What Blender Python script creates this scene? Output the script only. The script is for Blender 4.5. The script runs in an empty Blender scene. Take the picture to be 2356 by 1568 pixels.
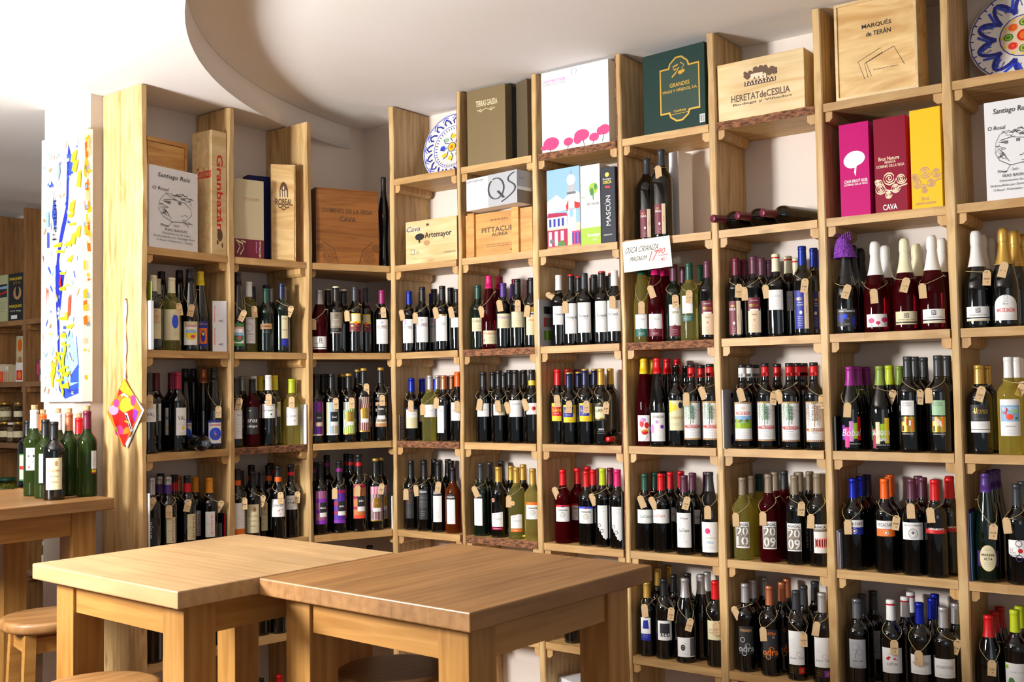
import bpy, bmesh, math, random
from mathutils import Vector, Matrix
random.seed(7)
C = bpy.context.scene.collection
scene = bpy.context.scene
# ---------------------------------------------------------------- camera
FPX = 2428.37; PITCH = math.radians(2.5239); ROLL = math.radians(-0.8905); EYE = 1.55
FW = Vector((0, math.cos(PITCH), math.sin(PITCH)))
_r0 = Vector((1, 0, 0)); _u0 = _r0.cross(FW)
RT = _r0*math.cos(ROLL) + _u0*math.sin(ROLL)
UP = _u0*math.cos(ROLL) - _r0*math.sin(ROLL)
cam_d = bpy.data.cameras.new('camera'); cam = bpy.data.objects.new('camera', cam_d); C.objects.link(cam)
cam_d.sensor_width = 36; cam_d.lens = 36*FPX/2356; cam_d.clip_start = .05
cam.matrix_world = Matrix(((RT.x, UP.x, -FW.x, 0), (RT.y, UP.y, -FW.y, 0), (RT.z, UP.z, -FW.z, EYE), (0, 0, 0, 1)))
scene.camera = cam
# ---------------------------------------------------------------- world, lights, exposure
scene.view_settings.view_transform = 'Standard'; scene.view_settings.look = 'None'
scene.view_settings.gamma = 1; scene.view_settings.use_curve_mapping = False
scene.view_settings.exposure = 0.0
w = bpy.data.worlds.new('world'); scene.world = w; w.use_nodes = True
w.node_tree.nodes['Background'].inputs[0].default_value = (.92, .96, 1, 1)
w.node_tree.nodes['Background'].inputs[1].default_value = .25
def area(name, loc, aim, sx, sy, power, col):
    l = bpy.data.lights.new(name, 'AREA'); l.shape = 'RECTANGLE'; l.size = sx; l.size_y = sy; l.energy = power; l.color = col
    o = bpy.data.objects.new(name, l); C.objects.link(o); o.location = loc
    o.rotation_euler = (Vector(aim)-Vector(loc)).to_track_quat('-Z', 'Y').to_euler(); return o
area('softbox_light', (-2.75, 2.0, 1.95), (1.5, 3.1, 1.72), .48, .5, 172, (1, .985, .96))
area('ceiling_bounce_light', (-2.6, 2.6, 2.0), (-2.2, 3.0, 2.9), .5, .5, 36, (1, .985, .965))
area('fill_light', (1.0, -2.2, 1.8), (.4, 3, 1.3), 2.6, 1.6, 16, (.9, .95, 1))  # added soft cool fill from behind the camera; no window stands there
area('back_room_light', (-3.2, 4.9, 2.5), (-3.3, 5.6, 1.4), .5, .5, 8, (1, .95, .86))  # unseen area light aimed at the back-room shelves
# ---------------------------------------------------------------- pixel geometry
def ray(x, y): return FW + RT*((x-1178)/FPX) - UP*((y-784)/FPX)
def at_z(x, y, z):
    d = ray(x, y); t = (z-EYE)/d.z; p = d*t; p.z = z; return p
def at_depth(x, y, Y):
    d = ray(x, y); p = d*(Y/d.y); p.z += EYE; return p
def at_line(x, y, n, D):
    d = ray(x, y); p = d*(D/(n[0]*d.x+n[1]*d.y)); p.z += EYE; return p
# ---------------------------------------------------------------- materials
MATS = {}
def srgb(c):
    f = lambda v: v/12.92 if v <= .04045 else ((v+.055)/1.055)**2.4
    return (f(c[0]), f(c[1]), f(c[2]), 1)
def pm(name, col, rough=.5, metal=0, **k):
    if name in MATS: return MATS[name]
    m = bpy.data.materials.new(name); m.use_nodes = True; b = m.node_tree.nodes['Principled BSDF']
    b.inputs['Base Color'].default_value = srgb(col); b.inputs['Roughness'].default_value = rough; b.inputs['Metallic'].default_value = metal
    for kk, v in k.items(): b.inputs[kk.replace('_', ' ')].default_value = v
    if not k.get('Transmission_Weight'):
        nt = m.node_tree; nz = nt.nodes.new('ShaderNodeTexNoise'); nz.inputs['Scale'].default_value = 90
        mp = nt.nodes.new('ShaderNodeMapRange'); mp.inputs[3].default_value = max(0, rough-.04); mp.inputs[4].default_value = min(1, rough+.05)
        nt.links.new(nz.outputs[0], mp.inputs[0]); nt.links.new(mp.outputs[0], b.inputs['Roughness'])
    MATS[name] = m; return m
def wood(name, c1, c2, rough=.55, stretch=9, seam=0, fig=1.0, knots=.5):
    if name in MATS: return MATS[name]
    m = bpy.data.materials.new(name); m.use_nodes = True; nt = m.node_tree; N = nt.nodes; L = nt.links; b = N['Principled BSDF']
    tc = N.new('ShaderNodeTexCoord'); oi = N.new('ShaderNodeObjectInfo')
    off = N.new('ShaderNodeVectorMath'); off.operation = 'MULTIPLY_ADD'
    L.new(tc.outputs['Object'], off.inputs[0]); off.inputs[1].default_value = (1, 1, 1)
    sc = N.new('ShaderNodeMath'); sc.operation = 'MULTIPLY'; sc.inputs[1].default_value = 37; L.new(oi.outputs['Random'], sc.inputs[0])
    L.new(sc.outputs[0], off.inputs[2])
    mp = N.new('ShaderNodeMapping'); mp.inputs['Scale'].default_value = (2.2, 2.2*stretch, 2.2*stretch); L.new(off.outputs[0], mp.inputs[0])
    n1 = N.new('ShaderNodeTexNoise'); n1.inputs['Scale'].default_value = 1.6; n1.inputs['Detail'].default_value = 7; n1.inputs['Distortion'].default_value = .9*fig
    L.new(mp.outputs[0], n1.inputs[0])
    mp2 = N.new('ShaderNodeMapping'); mp2.inputs['Scale'].default_value = (1.1, 5.5, 5.5); L.new(off.outputs[0], mp2.inputs[0])
    wv = N.new('ShaderNodeTexWave'); wv.wave_type = 'BANDS'; wv.bands_direction = 'Y'; wv.inputs['Scale'].default_value = 1.7; wv.inputs['Distortion'].default_value = 7*fig; wv.inputs['Detail'].default_value = 3; wv.inputs['Detail Scale'].default_value = .8
    L.new(mp2.outputs[0], wv.inputs[0])
    mx = N.new('ShaderNodeMix'); mx.inputs['Factor'].default_value = .13; L.new(n1.outputs[0], mx.inputs[2]); L.new(wv.outputs['Fac'], mx.inputs[3])
    cr = N.new('ShaderNodeValToRGB'); cr.color_ramp.elements[0].position = .28; cr.color_ramp.elements[0].color = srgb(c2); cr.color_ramp.elements[1].position = .62; cr.color_ramp.elements[1].color = srgb(c1)
    L.new(mx.outputs[0], cr.inputs[0])
    big = N.new('ShaderNodeTexNoise'); big.inputs['Scale'].default_value = 2.1; L.new(off.outputs[0], big.inputs[0])
    hs = N.new('ShaderNodeHueSaturation'); L.new(cr.outputs[0], hs.inputs['Color'])
    vr = N.new('ShaderNodeMapRange'); vr.inputs[1].default_value = .3; vr.inputs[2].default_value = .7; vr.inputs[3].default_value = .82; vr.inputs[4].default_value = 1.14; L.new(big.outputs[0], vr.inputs[0]); L.new(vr.outputs[0], hs.inputs['Value'])
    last = hs.outputs[0]
    vo = N.new('ShaderNodeTexVoronoi'); mp3 = N.new('ShaderNodeMapping'); mp3.inputs['Scale'].default_value = (2.2, 7, 7); L.new(off.outputs[0], mp3.inputs[0]); L.new(mp3.outputs[0], vo.inputs[0]); vo.inputs['Scale'].default_value = 1.4
    kn = N.new('ShaderNodeMapRange'); kn.inputs[1].default_value = .03; kn.inputs[2].default_value = .12; kn.inputs[3].default_value = knots; kn.inputs[4].default_value = 0; L.new(vo.outputs['Distance'], kn.inputs[0])
    km = N.new('ShaderNodeMix'); km.data_type = 'RGBA'; L.new(kn.outputs[0], km.inputs['Factor']); L.new(last, km.inputs[6]); km.inputs[7].default_value = srgb((c2[0]*.55, c2[1]*.5, c2[2]*.45)); last = km.outputs[2]
    if seam:
        sx = N.new('ShaderNodeSeparateXYZ'); L.new(tc.outputs['Object'], sx.inputs[0])
        md = N.new('ShaderNodeMath'); md.operation = 'PINGPONG'; md.inputs[1].default_value = seam/2; L.new(sx.outputs['Y'], md.inputs[0])
        lt = N.new('ShaderNodeMapRange'); lt.inputs[1].default_value = 0; lt.inputs[2].default_value = .0012; lt.inputs[3].default_value = .35; lt.inputs[4].default_value = 0; L.new(md.outputs[0], lt.inputs[0])
        fl = N.new('ShaderNodeMath'); fl.operation = 'DIVIDE'; fl.inputs[1].default_value = seam; L.new(sx.outputs['Y'], fl.inputs[0])
        f2 = N.new('ShaderNodeMath'); f2.operation = 'ROUND'; L.new(fl.outputs[0], f2.inputs[0])
        wn = N.new('ShaderNodeTexWhiteNoise'); wn.noise_dimensions = '1D'; L.new(f2.outputs[0], wn.inputs['W'])
        v2 = N.new('ShaderNodeMapRange'); v2.inputs[3].default_value = .9; v2.inputs[4].default_value = 1.08; L.new(wn.outputs[0], v2.inputs[0])
        h2 = N.new('ShaderNodeHueSaturation'); L.new(last, h2.inputs['Color']); L.new(v2.outputs[0], h2.inputs['Value'])
        sm = N.new('ShaderNodeMix'); sm.data_type = 'RGBA'; L.new(lt.outputs[0], sm.inputs['Factor']); L.new(h2.outputs[0], sm.inputs[6]); sm.inputs[7].default_value = srgb((c2[0]*.5, c2[1]*.45, c2[2]*.4)); last = sm.outputs[2]
    L.new(last, b.inputs['Base Color']); b.inputs['Roughness'].default_value = rough
    bp = N.new('ShaderNodeBump'); bp.inputs['Strength'].default_value = .12; bp.inputs['Distance'].default_value = .004; L.new(n1.outputs[0], bp.inputs['Height']); L.new(bp.outputs[0], b.inputs['Normal'])
    MATS[name] = m; return m
def rough_mat(name, c1, c2, scale, bump, rough=.8, stretch=(1, 1, 1)):
    if name in MATS: return MATS[name]
    m = bpy.data.materials.new(name); m.use_nodes = True; nt = m.node_tree; N = nt.nodes; L = nt.links; b = N['Principled BSDF']
    tc = N.new('ShaderNodeTexCoord'); mp = N.new('ShaderNodeMapping'); mp.inputs['Scale'].default_value = stretch; L.new(tc.outputs['Object'], mp.inputs[0])
    n1 = N.new('ShaderNodeTexNoise'); n1.inputs['Scale'].default_value = scale; n1.inputs['Detail'].default_value = 8; L.new(mp.outputs[0], n1.inputs[0])
    cr = N.new('ShaderNodeValToRGB'); cr.color_ramp.elements[0].position = .38; cr.color_ramp.elements[0].color = srgb(c2); cr.color_ramp.elements[1].position = .6; cr.color_ramp.elements[1].color = srgb(c1)
    L.new(n1.outputs[0], cr.inputs[0]); L.new(cr.outputs[0], b.inputs['Base Color']); b.inputs['Roughness'].default_value = rough
    bp = N.new('ShaderNodeBump'); bp.inputs['Strength'].default_value = bump; bp.inputs['Distance'].default_value = .01; L.new(n1.outputs[0], bp.inputs['Height']); L.new(bp.outputs[0], b.inputs['Normal'])
    MATS[name] = m; return m
PLASTER = rough_mat('plaster_wall', (.91, .87, .835), (.895, .85, .81), 3.0, .03, .85)
CEIL = rough_mat('plaster_ceiling', (.95, .935, .925), (.94, .925, .91), 2.0, .02, .85)
FLOOR = wood('floor_boards', (.50, .36, .22), (.36, .25, .15), .5, 8, .14)
OAK = wood('shelf_oak', (.79, .64, .42), (.67, .50, .29), .5, 9, 0, 1.0, .45)
OAKP = wood('upright_oak', (.82, .69, .48), (.66, .50, .29), .5, 5, 0, 1.5, .55)
OAKT = wood('table_oak', (.77, .63, .45), (.71, .56, .385), .40, 11, .118, .5, .15)
OAKT2 = wood('table_oak_worn', (.62, .45, .265), (.51, .35, .185), .44, 11, .118, .5, .15)
OAKL = wood('leg_oak', (.71, .52, .27), (.60, .41, .17), .42, 14, 0, .5, .1)
BARK = rough_mat('bark_edge', (.60, .40, .27), (.33, .20, .13), 45, .9, .85, (1, 2.5, 2.5))
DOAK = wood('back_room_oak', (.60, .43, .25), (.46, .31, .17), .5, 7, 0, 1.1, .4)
PINE = wood('pine_box', (.91, .81, .62), (.83, .69, .46), .5, 8, 0, 1.4, .35)
PINE2 = wood('amber_pine', (.86, .66, .38), (.74, .50, .24), .45, 8, 0, 1.5, .4)
PLY = wood('swirl_ply', (.90, .77, .54), (.78, .60, .35), .45, 4, 0, 2.6, .15)
BROWNBOX = wood('stained_box_wood', (.60, .38, .17), (.45, .26, .10), .4, 12, 0, 1.0, .2)
PAL = dict(w=(.93, .93, .92), c=(.86, .82, .66), k=(.06, .06, .06), g=(.42, .42, .44), r=(.80, .06, .08), m=(.42, .08, .17), b=(.10, .16, .60), y=(.93, .80, .12),
           o=(.93, .45, .08), n=(.25, .50, .22), l=(.62, .75, .15), t=(.12, .38, .33), p=(.85, .20, .47), v=(.50, .18, .68), s=(.68, .69, .71), h=(.72, .54, .36), u=(.50, .45, .38),
           q=(.55, .72, .88), d=(.15, .15, .16), B=(.36, .24, .14), P=(.80, .55, .80), M=(.86, .02, .52), N=(.05, .20, .14), Y=(.96, .76, .10), D=(.66, .05, .28), V=(.25, .12, .35), e=(.90, .80, .68), K=(.22, .22, .24), z=(.18, .30, .85), j=(.62, .78, .62), f=(.96, .30, .18))
def paper(ch):
    if ch == 'G': return pm('gold_foil', (.85, .68, .30), .32, .9)
    if ch == 'O': return pm('copper_foil', (.80, .45, .25), .32, .9)
    return pm('print_'+ch+('_up' if ch.isupper() else ''), PAL[ch], .5)
# capsule finishes
CAPC = dict(black=(.10, .10, .11), dgrey=(.20, .21, .23), navy=(.07, .11, .28), blue=(.12, .2, .58), royal=(.07, .15, .66), silver=(.72, .72, .73), white=(.90, .90, .89), cream=(.90, .88, .74), yellow=(.90, .78, .12), gold=(.80, .64, .30),
            red=(.80, .05, .09), cherry=(.60, .07, .22), maroon=(.40, .08, .18), plum=(.36, .17, .26), magenta=(.60, .12, .40), pink=(.80, .10, .42), green=(.25, .45, .20), dgreen=(.10, .30, .24), lime=(.72, .78, .10), olive=(.50, .60, .22),
            violet=(.58, .10, .52), purple=(.30, .18, .48), copper=(.78, .47, .32), orange=(.92, .38, .08), taupe=(.52, .46, .38), grey=(.45, .46, .48), redtop=(.75, .1, .1), amber=(.90, .58, .12))
def capm(n):
    met = n in ('gold', 'silver', 'copper', 'royal', 'blue', 'grey'); return pm('capsule_'+n, CAPC[n], .38 if not met else .36, .55 if met else 0)
GL = {'d': pm('dark_bottle_glass', (.016, .02, .02), .04, 0, Specular_IOR_Level=.6, Coat_Weight=.35, Coat_Roughness=.03),
      'g': pm('green_bottle_glass', (.025, .085, .05), .04, 0, Specular_IOR_Level=.6, Coat_Weight=.35, Coat_Roughness=.03),
      'y': pm('white_wine_glass', (1, .96, .56), .02, 0, Transmission_Weight=.93, IOR=1.2),
      'r': pm('rose_wine_glass', (.46, .06, .11), .02, 0, Transmission_Weight=.85, IOR=1.2),
      'a': pm('amber_wine_glass', (.70, .32, .09), .02, 0, Transmission_Weight=.85, IOR=1.33),
      'e': pm('empty_green_glass', (.20, .27, .10), .03, 0, Transmission_Weight=.55, IOR=1.3)}
STRING = pm('jute_string', (.74, .66, .48), .9); CARD = pm('tag_card', (.85, .72, .54), .75); INK = pm('pen_ink', (.12, .12, .14), .6); CORK = rough_mat('cork', (.80, .66, .48), (.62, .47, .31), 160, .3)
BLACKCARD = pm('black_card', (.10, .10, .11), .55); WHITECARD = pm('white_card', (.89, .89, .90), .6)
# ---------------------------------------------------------------- object helpers
def obj(name, me, mats, parent=None, loc=None, smooth=False):
    if isinstance(me, bmesh.types.BMesh):
        bm = me; me = bpy.data.meshes.new(name); bm.normal_update(); bm.to_mesh(me); bm.free()
        for m in (mats if isinstance(mats, (list, tuple)) else [mats]): me.materials.append(m)
        if smooth:
            for p in me.polygons: p.use_smooth = True
    o = bpy.data.objects.new(name, me); C.objects.link(o)
    if parent is not None: o.parent = parent
    if loc is not None: o.location = loc
    return o
def tag(o, label, cat, group=None, kind=None):
    if label: o['label'] = label
    if cat: o['category'] = cat
    if group: o['group'] = group
    if kind: o['kind'] = kind
    return o
def thing(name, label, cat, loc=(0, 0, 0), rz=0, group=None):
    o = bpy.data.objects.new(name, None); C.objects.link(o); o.empty_display_size = .05; o.location = loc; o.rotation_euler = (0, 0, rz)
    return tag(o, label, cat, group)
def bx(bm, x0, y0, z0, x1, y1, z1, mi=0, bev=0):
    vs = [bm.verts.new(p) for p in ((x0, y0, z0), (x1, y0, z0), (x1, y1, z0), (x0, y1, z0), (x0, y0, z1), (x1, y0, z1), (x1, y1, z1), (x0, y1, z1))]
    fs = [bm.faces.new([vs[i] for i in f]) for f in ((3, 2, 1, 0), (4, 5, 6, 7), (0, 1, 5, 4), (1, 2, 6, 5), (2, 3, 7, 6), (3, 0, 4, 7))]
    for f in fs: f.material_index = mi
    if bev:
        es = list({e for f in fs for e in f.edges}); r = bmesh.ops.bevel(bm, geom=es, offset=bev, segments=2, affect='EDGES', profile=.5)
        for f in r['faces']: f.material_index = mi
    return fs
def prism(bm, pts, z0, z1, mi=0, mi_side=None):
    a = [bm.verts.new((p[0], p[1], z0)) for p in pts]; b = [bm.verts.new((p[0], p[1], z1)) for p in pts]; n = len(pts)
    f = bm.faces.new(a[::-1]); f.material_index = mi; f = bm.faces.new(b); f.material_index = mi
    out = []
    for i in range(n):
        f = bm.faces.new((a[i], a[(i+1) % n], b[(i+1) % n], b[i])); f.material_index = mi if mi_side is None else mi_side(i); out.append(f)
    return out
def tube(bm, pts, r, seg=6, mi=0, closed=False):
    n = len(pts); rings = []
    for i, p in enumerate(pts):
        p = Vector(p); a = Vector(pts[(i-1) % n] if (closed or i > 0) else pts[0]); b = Vector(pts[(i+1) % n] if (closed or i < n-1) else pts[-1])
        t = (b-a); t = t.normalized() if t.length > 1e-9 else Vector((0, 0, 1))
        s = t.cross(Vector((0, 0, 1))); s = s.normalized() if s.length > 1e-4 else Vector((1, 0, 0)); q = s.cross(t)
        rr = r[i] if isinstance(r, (list, tuple)) else r
        rings.append([bm.verts.new(p + s*math.cos(2*math.pi*k/seg)*rr + q*math.sin(2*math.pi*k/seg)*rr) for k in range(seg)])
    for i in range(n if closed else n-1):
        A, Bq = rings[i], rings[(i+1) % n]
        for k in range(seg): bm.faces.new((A[k], A[(k+1) % seg], Bq[(k+1) % seg], Bq[k])).material_index = mi
    if not closed: bm.faces.new(rings[0][::-1]).material_index = mi; bm.faces.new(rings[-1]).material_index = mi
def lathe(bm, prof, seg=32, mi=lambda i: 0, cap0=True, cap1=True):
    rings = [[bm.verts.new((r*math.cos(2*math.pi*k/seg), r*math.sin(2*math.pi*k/seg), z)) for k in range(seg)] for r, z in prof]
    for i in range(len(prof)-1):
        for k in range(seg):
            f = bm.faces.new((rings[i][k], rings[i][(k+1) % seg], rings[i+1][(k+1) % seg], rings[i+1][k])); f.material_index = mi(i); f.smooth = True
    if cap0: bm.faces.new(rings[0][::-1]).material_index = mi(0)
    if cap1: bm.faces.new(rings[-1]).material_index = mi(len(prof)-2)
def merge(o, me, mat=None):
    """print a drawing onto an object: its faces become part of the object's own mesh"""
    mat = mat or Matrix(); bm = bmesh.new(); bm.from_mesh(o.data); k0 = len(o.data.materials); vs = [bm.verts.new(mat @ v.co) for v in me.vertices]
    for p in me.polygons:
        try: bm.faces.new([vs[i] for i in p.vertices]).material_index = k0+p.material_index
        except ValueError: pass
    for m in me.materials: o.data.materials.append(m)
    bm.to_mesh(o.data); bm.free(); return o
def struct(name, bm, m): o = obj(name, bm, m); o['kind'] = 'structure'; return o
# ---------------------------------------------------------------- printed artwork (labels, boxes, signs): small drawing language, units millimetres
TXT = {}
def text_geo(s, bold=False):
    if (s, bold) in TXT: return TXT[(s, bold)]
    cu = bpy.data.curves.new('t', 'FONT'); cu.body = s; cu.size = 1; cu.resolution_u = 2; cu.fill_mode = 'FRONT'
    if bold: cu.offset = .018
    o = bpy.data.objects.new('t', cu); C.objects.link(o); dg = bpy.context.evaluated_depsgraph_get(); me = o.evaluated_get(dg).to_mesh()
    vs = [(v.co.x, v.co.y) for v in me.vertices]; fs = [tuple(p.vertices) for p in me.polygons]
    o.evaluated_get(dg).to_mesh_clear(); bpy.data.objects.remove(o); bpy.data.curves.remove(cu)
    xs = [v[0] for v in vs]; ys = [v[1] for v in vs]; x0, x1, y0, y1 = min(xs), max(xs), min(ys), max(ys)
    vs = [((x-x0)/(x1-x0)-.5, (y-y0)/(y1-y0)-.5) for x, y in vs]; TXT[(s, bold)] = (vs, fs); return TXT[(s, bold)]
def art_mesh(name, ops, mapf, step=.11, thick=.25, bent=False, asp=1):
    """mapf(x_mm, y_mm, lift_mm) -> local metres"""
    bm = bmesh.new(); mats = []; lay = [thick]
    def mi(ch):
        if ch not in mats: mats.append(ch)
        return mats.index(ch)
    def poly(pts, ch):
        lay[0] += step*.02
        try: bm.faces.new([bm.verts.new(mapf(x, y, lay[0])) for x, y in pts]).material_index = mi(ch)
        except ValueError: pass
    def strip(x0, y0, x1, y1, ch):
        lay[0] += step*.5; n = max(1, int(abs(x1-x0)/4)); prev = None
        for i in range(n+1):
            x = x0+(x1-x0)*i/n; a = bm.verts.new(mapf(x, y0, lay[0])); b = bm.verts.new(mapf(x, y1, lay[0]))
            if prev: bm.faces.new((prev[0], a, b, prev[1])).material_index = mi(ch)
            prev = (a, b)
    def stroke(ch, wd, P):
        lay[0] += step*.3; prev = None
        for i, (x, y) in enumerate(P):
            a = P[max(0, i-1)]; b = P[min(len(P)-1, i+1)]; dx, dy = b[0]-a[0], b[1]-a[1]; l = math.hypot(dx, dy) or 1; nx, ny = -dy/l*wd/2, dx/l*wd/2
            q = (bm.verts.new(mapf(x+nx, y+ny, lay[0])), bm.verts.new(mapf(x-nx, y-ny, lay[0])))
            if prev: bm.faces.new((prev[0], prev[1], q[1], q[0])).material_index = mi(ch)
            prev = q
    for op in ops.split(';'):
        t = op.split()
        if not t: continue
        k = t[0]
        if k == 'r': strip(*map(float, t[1:5]), t[5]) if float(t[1]) < float(t[3]) else strip(float(t[3]), float(t[2]), float(t[1]), float(t[4]), t[5])
        elif k == 'e':
            cx, cy, rx, ry = map(float, t[1:5]); lay[0] += step*.5; n = 20
            cols = [[bm.verts.new(mapf(cx-rx*math.cos(math.pi*i/n), cy+sg*ry*math.sin(math.pi*i/n), lay[0])) for sg in (-1, 1)] for i in range(n+1)]
            for i in range(n):
                vs = [cols[i][0], cols[i+1][0], cols[i+1][1], cols[i][1]]; bm.faces.new(vs).material_index = mi(t[5])
        elif k in 'tTiXb':
            cx, cy, wd, ht = map(float, t[1:5]); s = ' '.join(t[6:]).replace('_', ' '); vs, fs = text_geo(s, k in 'bX'); lay[0] += step*1.6
            nv = []
            for x, y in vs:
                X, Y = x*wd, y*ht
                if k == 'i': X += Y*.25
                if k in 'T': X, Y = -Y, X
                if k in 'X': X, Y = Y, -X
                nv.append(bm.verts.new(mapf(cx+X, cy+Y, lay[0])))
            for f in fs:
                try: bm.faces.new([nv[q] for q in f]).material_index = mi(t[5])
                except ValueError: pass
        elif k == 'l':
            x0, x1, y = map(float, t[1:4]); n = int(t[5]); dy = float(t[6])
            rr = random.Random(int(x1*7+y))
            for i in range(n):
                a = x0
                while a < x1-2:
                    b = min(x1, a+rr.uniform(2, 6)); poly([(a, y-i*dy), (b, y-i*dy), (b, y-i*dy+.7), (a, y-i*dy+.7)], t[4]); a = b+1.2
        elif k == 's':
            x0, y0, x1, y1 = map(float, t[1:5]); n = int(t[5]); wd = (x1-x0)/n
            for i in range(0, n, 2): strip(x0+i*wd, y0, x0+(i+1)*wd, y1, t[6])
        elif k == 'a':
            cx, cy, r, wd = map(float, t[1:5]); stroke(t[5], wd, [(cx+r*math.cos(a*math.pi/10), cy+asp*r*math.sin(a*math.pi/10)) for a in range(21)])
        elif k == 'c':
            v = list(map(float, t[2:])); stroke(t[1], v[0], list(zip(v[1::2], v[2::2])))
        elif k == 'p':
            v = list(map(float, t[2:])); lay[0] += step*.5; pg = list(zip(v[::2], v[1::2])); x0 = min(q[0] for q in pg); x1 = max(q[0] for q in pg); n = max(1, int((x1-x0)/4)) if bent else 1
            for i in range(n):
                cur = pg
                if n > 1:
                    for sgn, lim in ((1, x0+(x1-x0)*i/n), (-1, x0+(x1-x0)*(i+1)/n)):
                        nx = []
                        for j in range(len(cur)):
                            A_, B_ = cur[j-1], cur[j]; ia, ib = sgn*(A_[0]-lim) >= 0, sgn*(B_[0]-lim) >= 0
                            if ia != ib: f_ = (lim-A_[0])/(B_[0]-A_[0]); nx.append((lim, A_[1]+(B_[1]-A_[1])*f_))
                            if ib: nx.append(B_)
                        cur = nx
                if len(cur) > 2: poly(cur, t[1])
        elif k == 'z':   # spiral
            cx, cy, r, wd = map(float, t[1:5]); stroke(t[5], wd, [(cx+r*(a/26)*math.cos(a*.72), cy+asp*r*(a/26)*math.sin(a*.72)) for a in range(27)])
    me = bpy.data.meshes.new(name); bm.to_mesh(me); bm.free()
    for ch in mats: me.materials.append(paper(ch))
    return me
def flat_map(x, y, l): return (x*.001, -l*.001, y*.001)
# ---------------------------------------------------------------- room
E1 = Vector((.6350, .7725, 0)); E2 = Vector((-.7725, .6350, 0))          # axes of the left wall and of the tables
NR = Vector((.59338, .80492, 0)); UR = Vector((.80492, -.59338, 0)); DR = 3.6   # right wall: inward normal, run direction
LWP = Vector((-1.645, 4.231, 0))                                          # a point of the left wall's plaster
WALLR = DR+.256
def isect(p, d, n, D):
    t = (D-(n.x*p.x+n.y*p.y))/(n.x*d.x+n.y*d.y); return p+d*t
CORNER = isect(LWP, E1, NR, WALLR)
KP = LWP - E1*.050                                                        # pillar corner beside the first upright
KL = KP + E2*.375
def wall(name, a, b, th, z0=0, z1=3.0, m=PLASTER):
    a = Vector(a[:2]); b = Vector(b[:2]); d = (b-a).normalized(); n = Vector((-d.y, d.x))*th
    bm = bmesh.new(); prism(bm, [a, b, b+n, a+n], z0, z1); bmesh.ops.recalc_face_normals(bm, faces=bm.faces); return struct(name, bm, m)
RE = NR*WALLR + UR*4.2
wall('wall_right', RE, CORNER, -.12)
wall('wall_left', CORNER, KP, -.12)
bm = bmesh.new(); prism(bm, [KP, KL, KL+E1*.9, KP+E1*.9+E2*.12, KP+E1*.06+E2*.12, KP+E1*.06], 0, 3.0); bmesh.ops.recalc_face_normals(bm, faces=bm.faces); struct('wall_pillar', bm, PLASTER)
BRP = at_depth(57, 500, 6.55); BRW = BRP + NR*.27
wall('wall_back', Vector((BRW.x, BRW.y))+Vector(UR[:2])*.75, Vector((BRW.x, BRW.y))-Vector(UR[:2])*3.2, -.12)
bm = bmesh.new(); bx(bm, -7, -3.2, -.1, 5.5, 9.5, 0); struct('floor', bm, FLOOR)
bm = bmesh.new(); bx(bm, -7, -3.2, 2.872, 5.5, 9.5, 2.99); struct('ceiling', bm, CEIL)
CX, CY, CR = 1.29, 4.03, 2.425
arc = [(CX+CR*math.cos(a), CY+CR*math.sin(a)) for a in [math.radians(145+i*(360-145)/90) for i in range(91)]]
out = arc + [(5.5, 4.03), (5.5, -3.2), (-7, -3.2), (-7, 9.5), (-.8, 9.5)]
bm = bmesh.new()
lo = [bm.verts.new((x, y, 2.757)) for x, y in out]; hi = [bm.verts.new((x, y, 2.871)) for x, y in out]
f = bm.faces.new(lo[::-1]); bmesh.ops.triangulate(bm, faces=[f])
for i in range(len(out)):
    j = (i+1) % len(out); f = bm.faces.new((lo[i], lo[j], hi[j], hi[i])); f.smooth = i < 90
bmesh.ops.recalc_face_normals(bm, faces=bm.faces)
struct('ceiling_lowered', bm, CEIL)
# ---------------------------------------------------------------- wall shelving
def vat(x, y, n=NR, D=DR): p = at_line(x, y, n, D); return Vector((p.x, p.y, 0))
P = {4: vat(907, 1010), 5: vat(1062, 1010), 6: vat(1240, 1010), 7: vat(1437.5, 1010), 8: vat(1656, 1010), 9: vat(1905, 1010), 10: vat(2206, 1010)}
P[11] = P[10] + UR*.41
P[1] = Vector((-1.423, 4.070, 0)); P[2] = Vector((-1.180, 4.433, 0)); P[3] = Vector((-.900, 4.690, 0))
LV = {3: 2.525, 2: 2.121, 1: 1.718, 0: 1.314, -1: .909, -2: .505, -3: .035}
TH = .029
shelving = thing('wine_shelving', 'tall built-in oak shelving with ten bays of wine bottles along both walls', 'shelving', (P[4].x, P[4].y, 0))
def W2L(v): return Vector(v)-Vector((P[4].x, P[4].y, 0))
def plank_frame(fp, d):   # d: direction into the wall
    d = Vector(d).normalized(); return d
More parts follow.
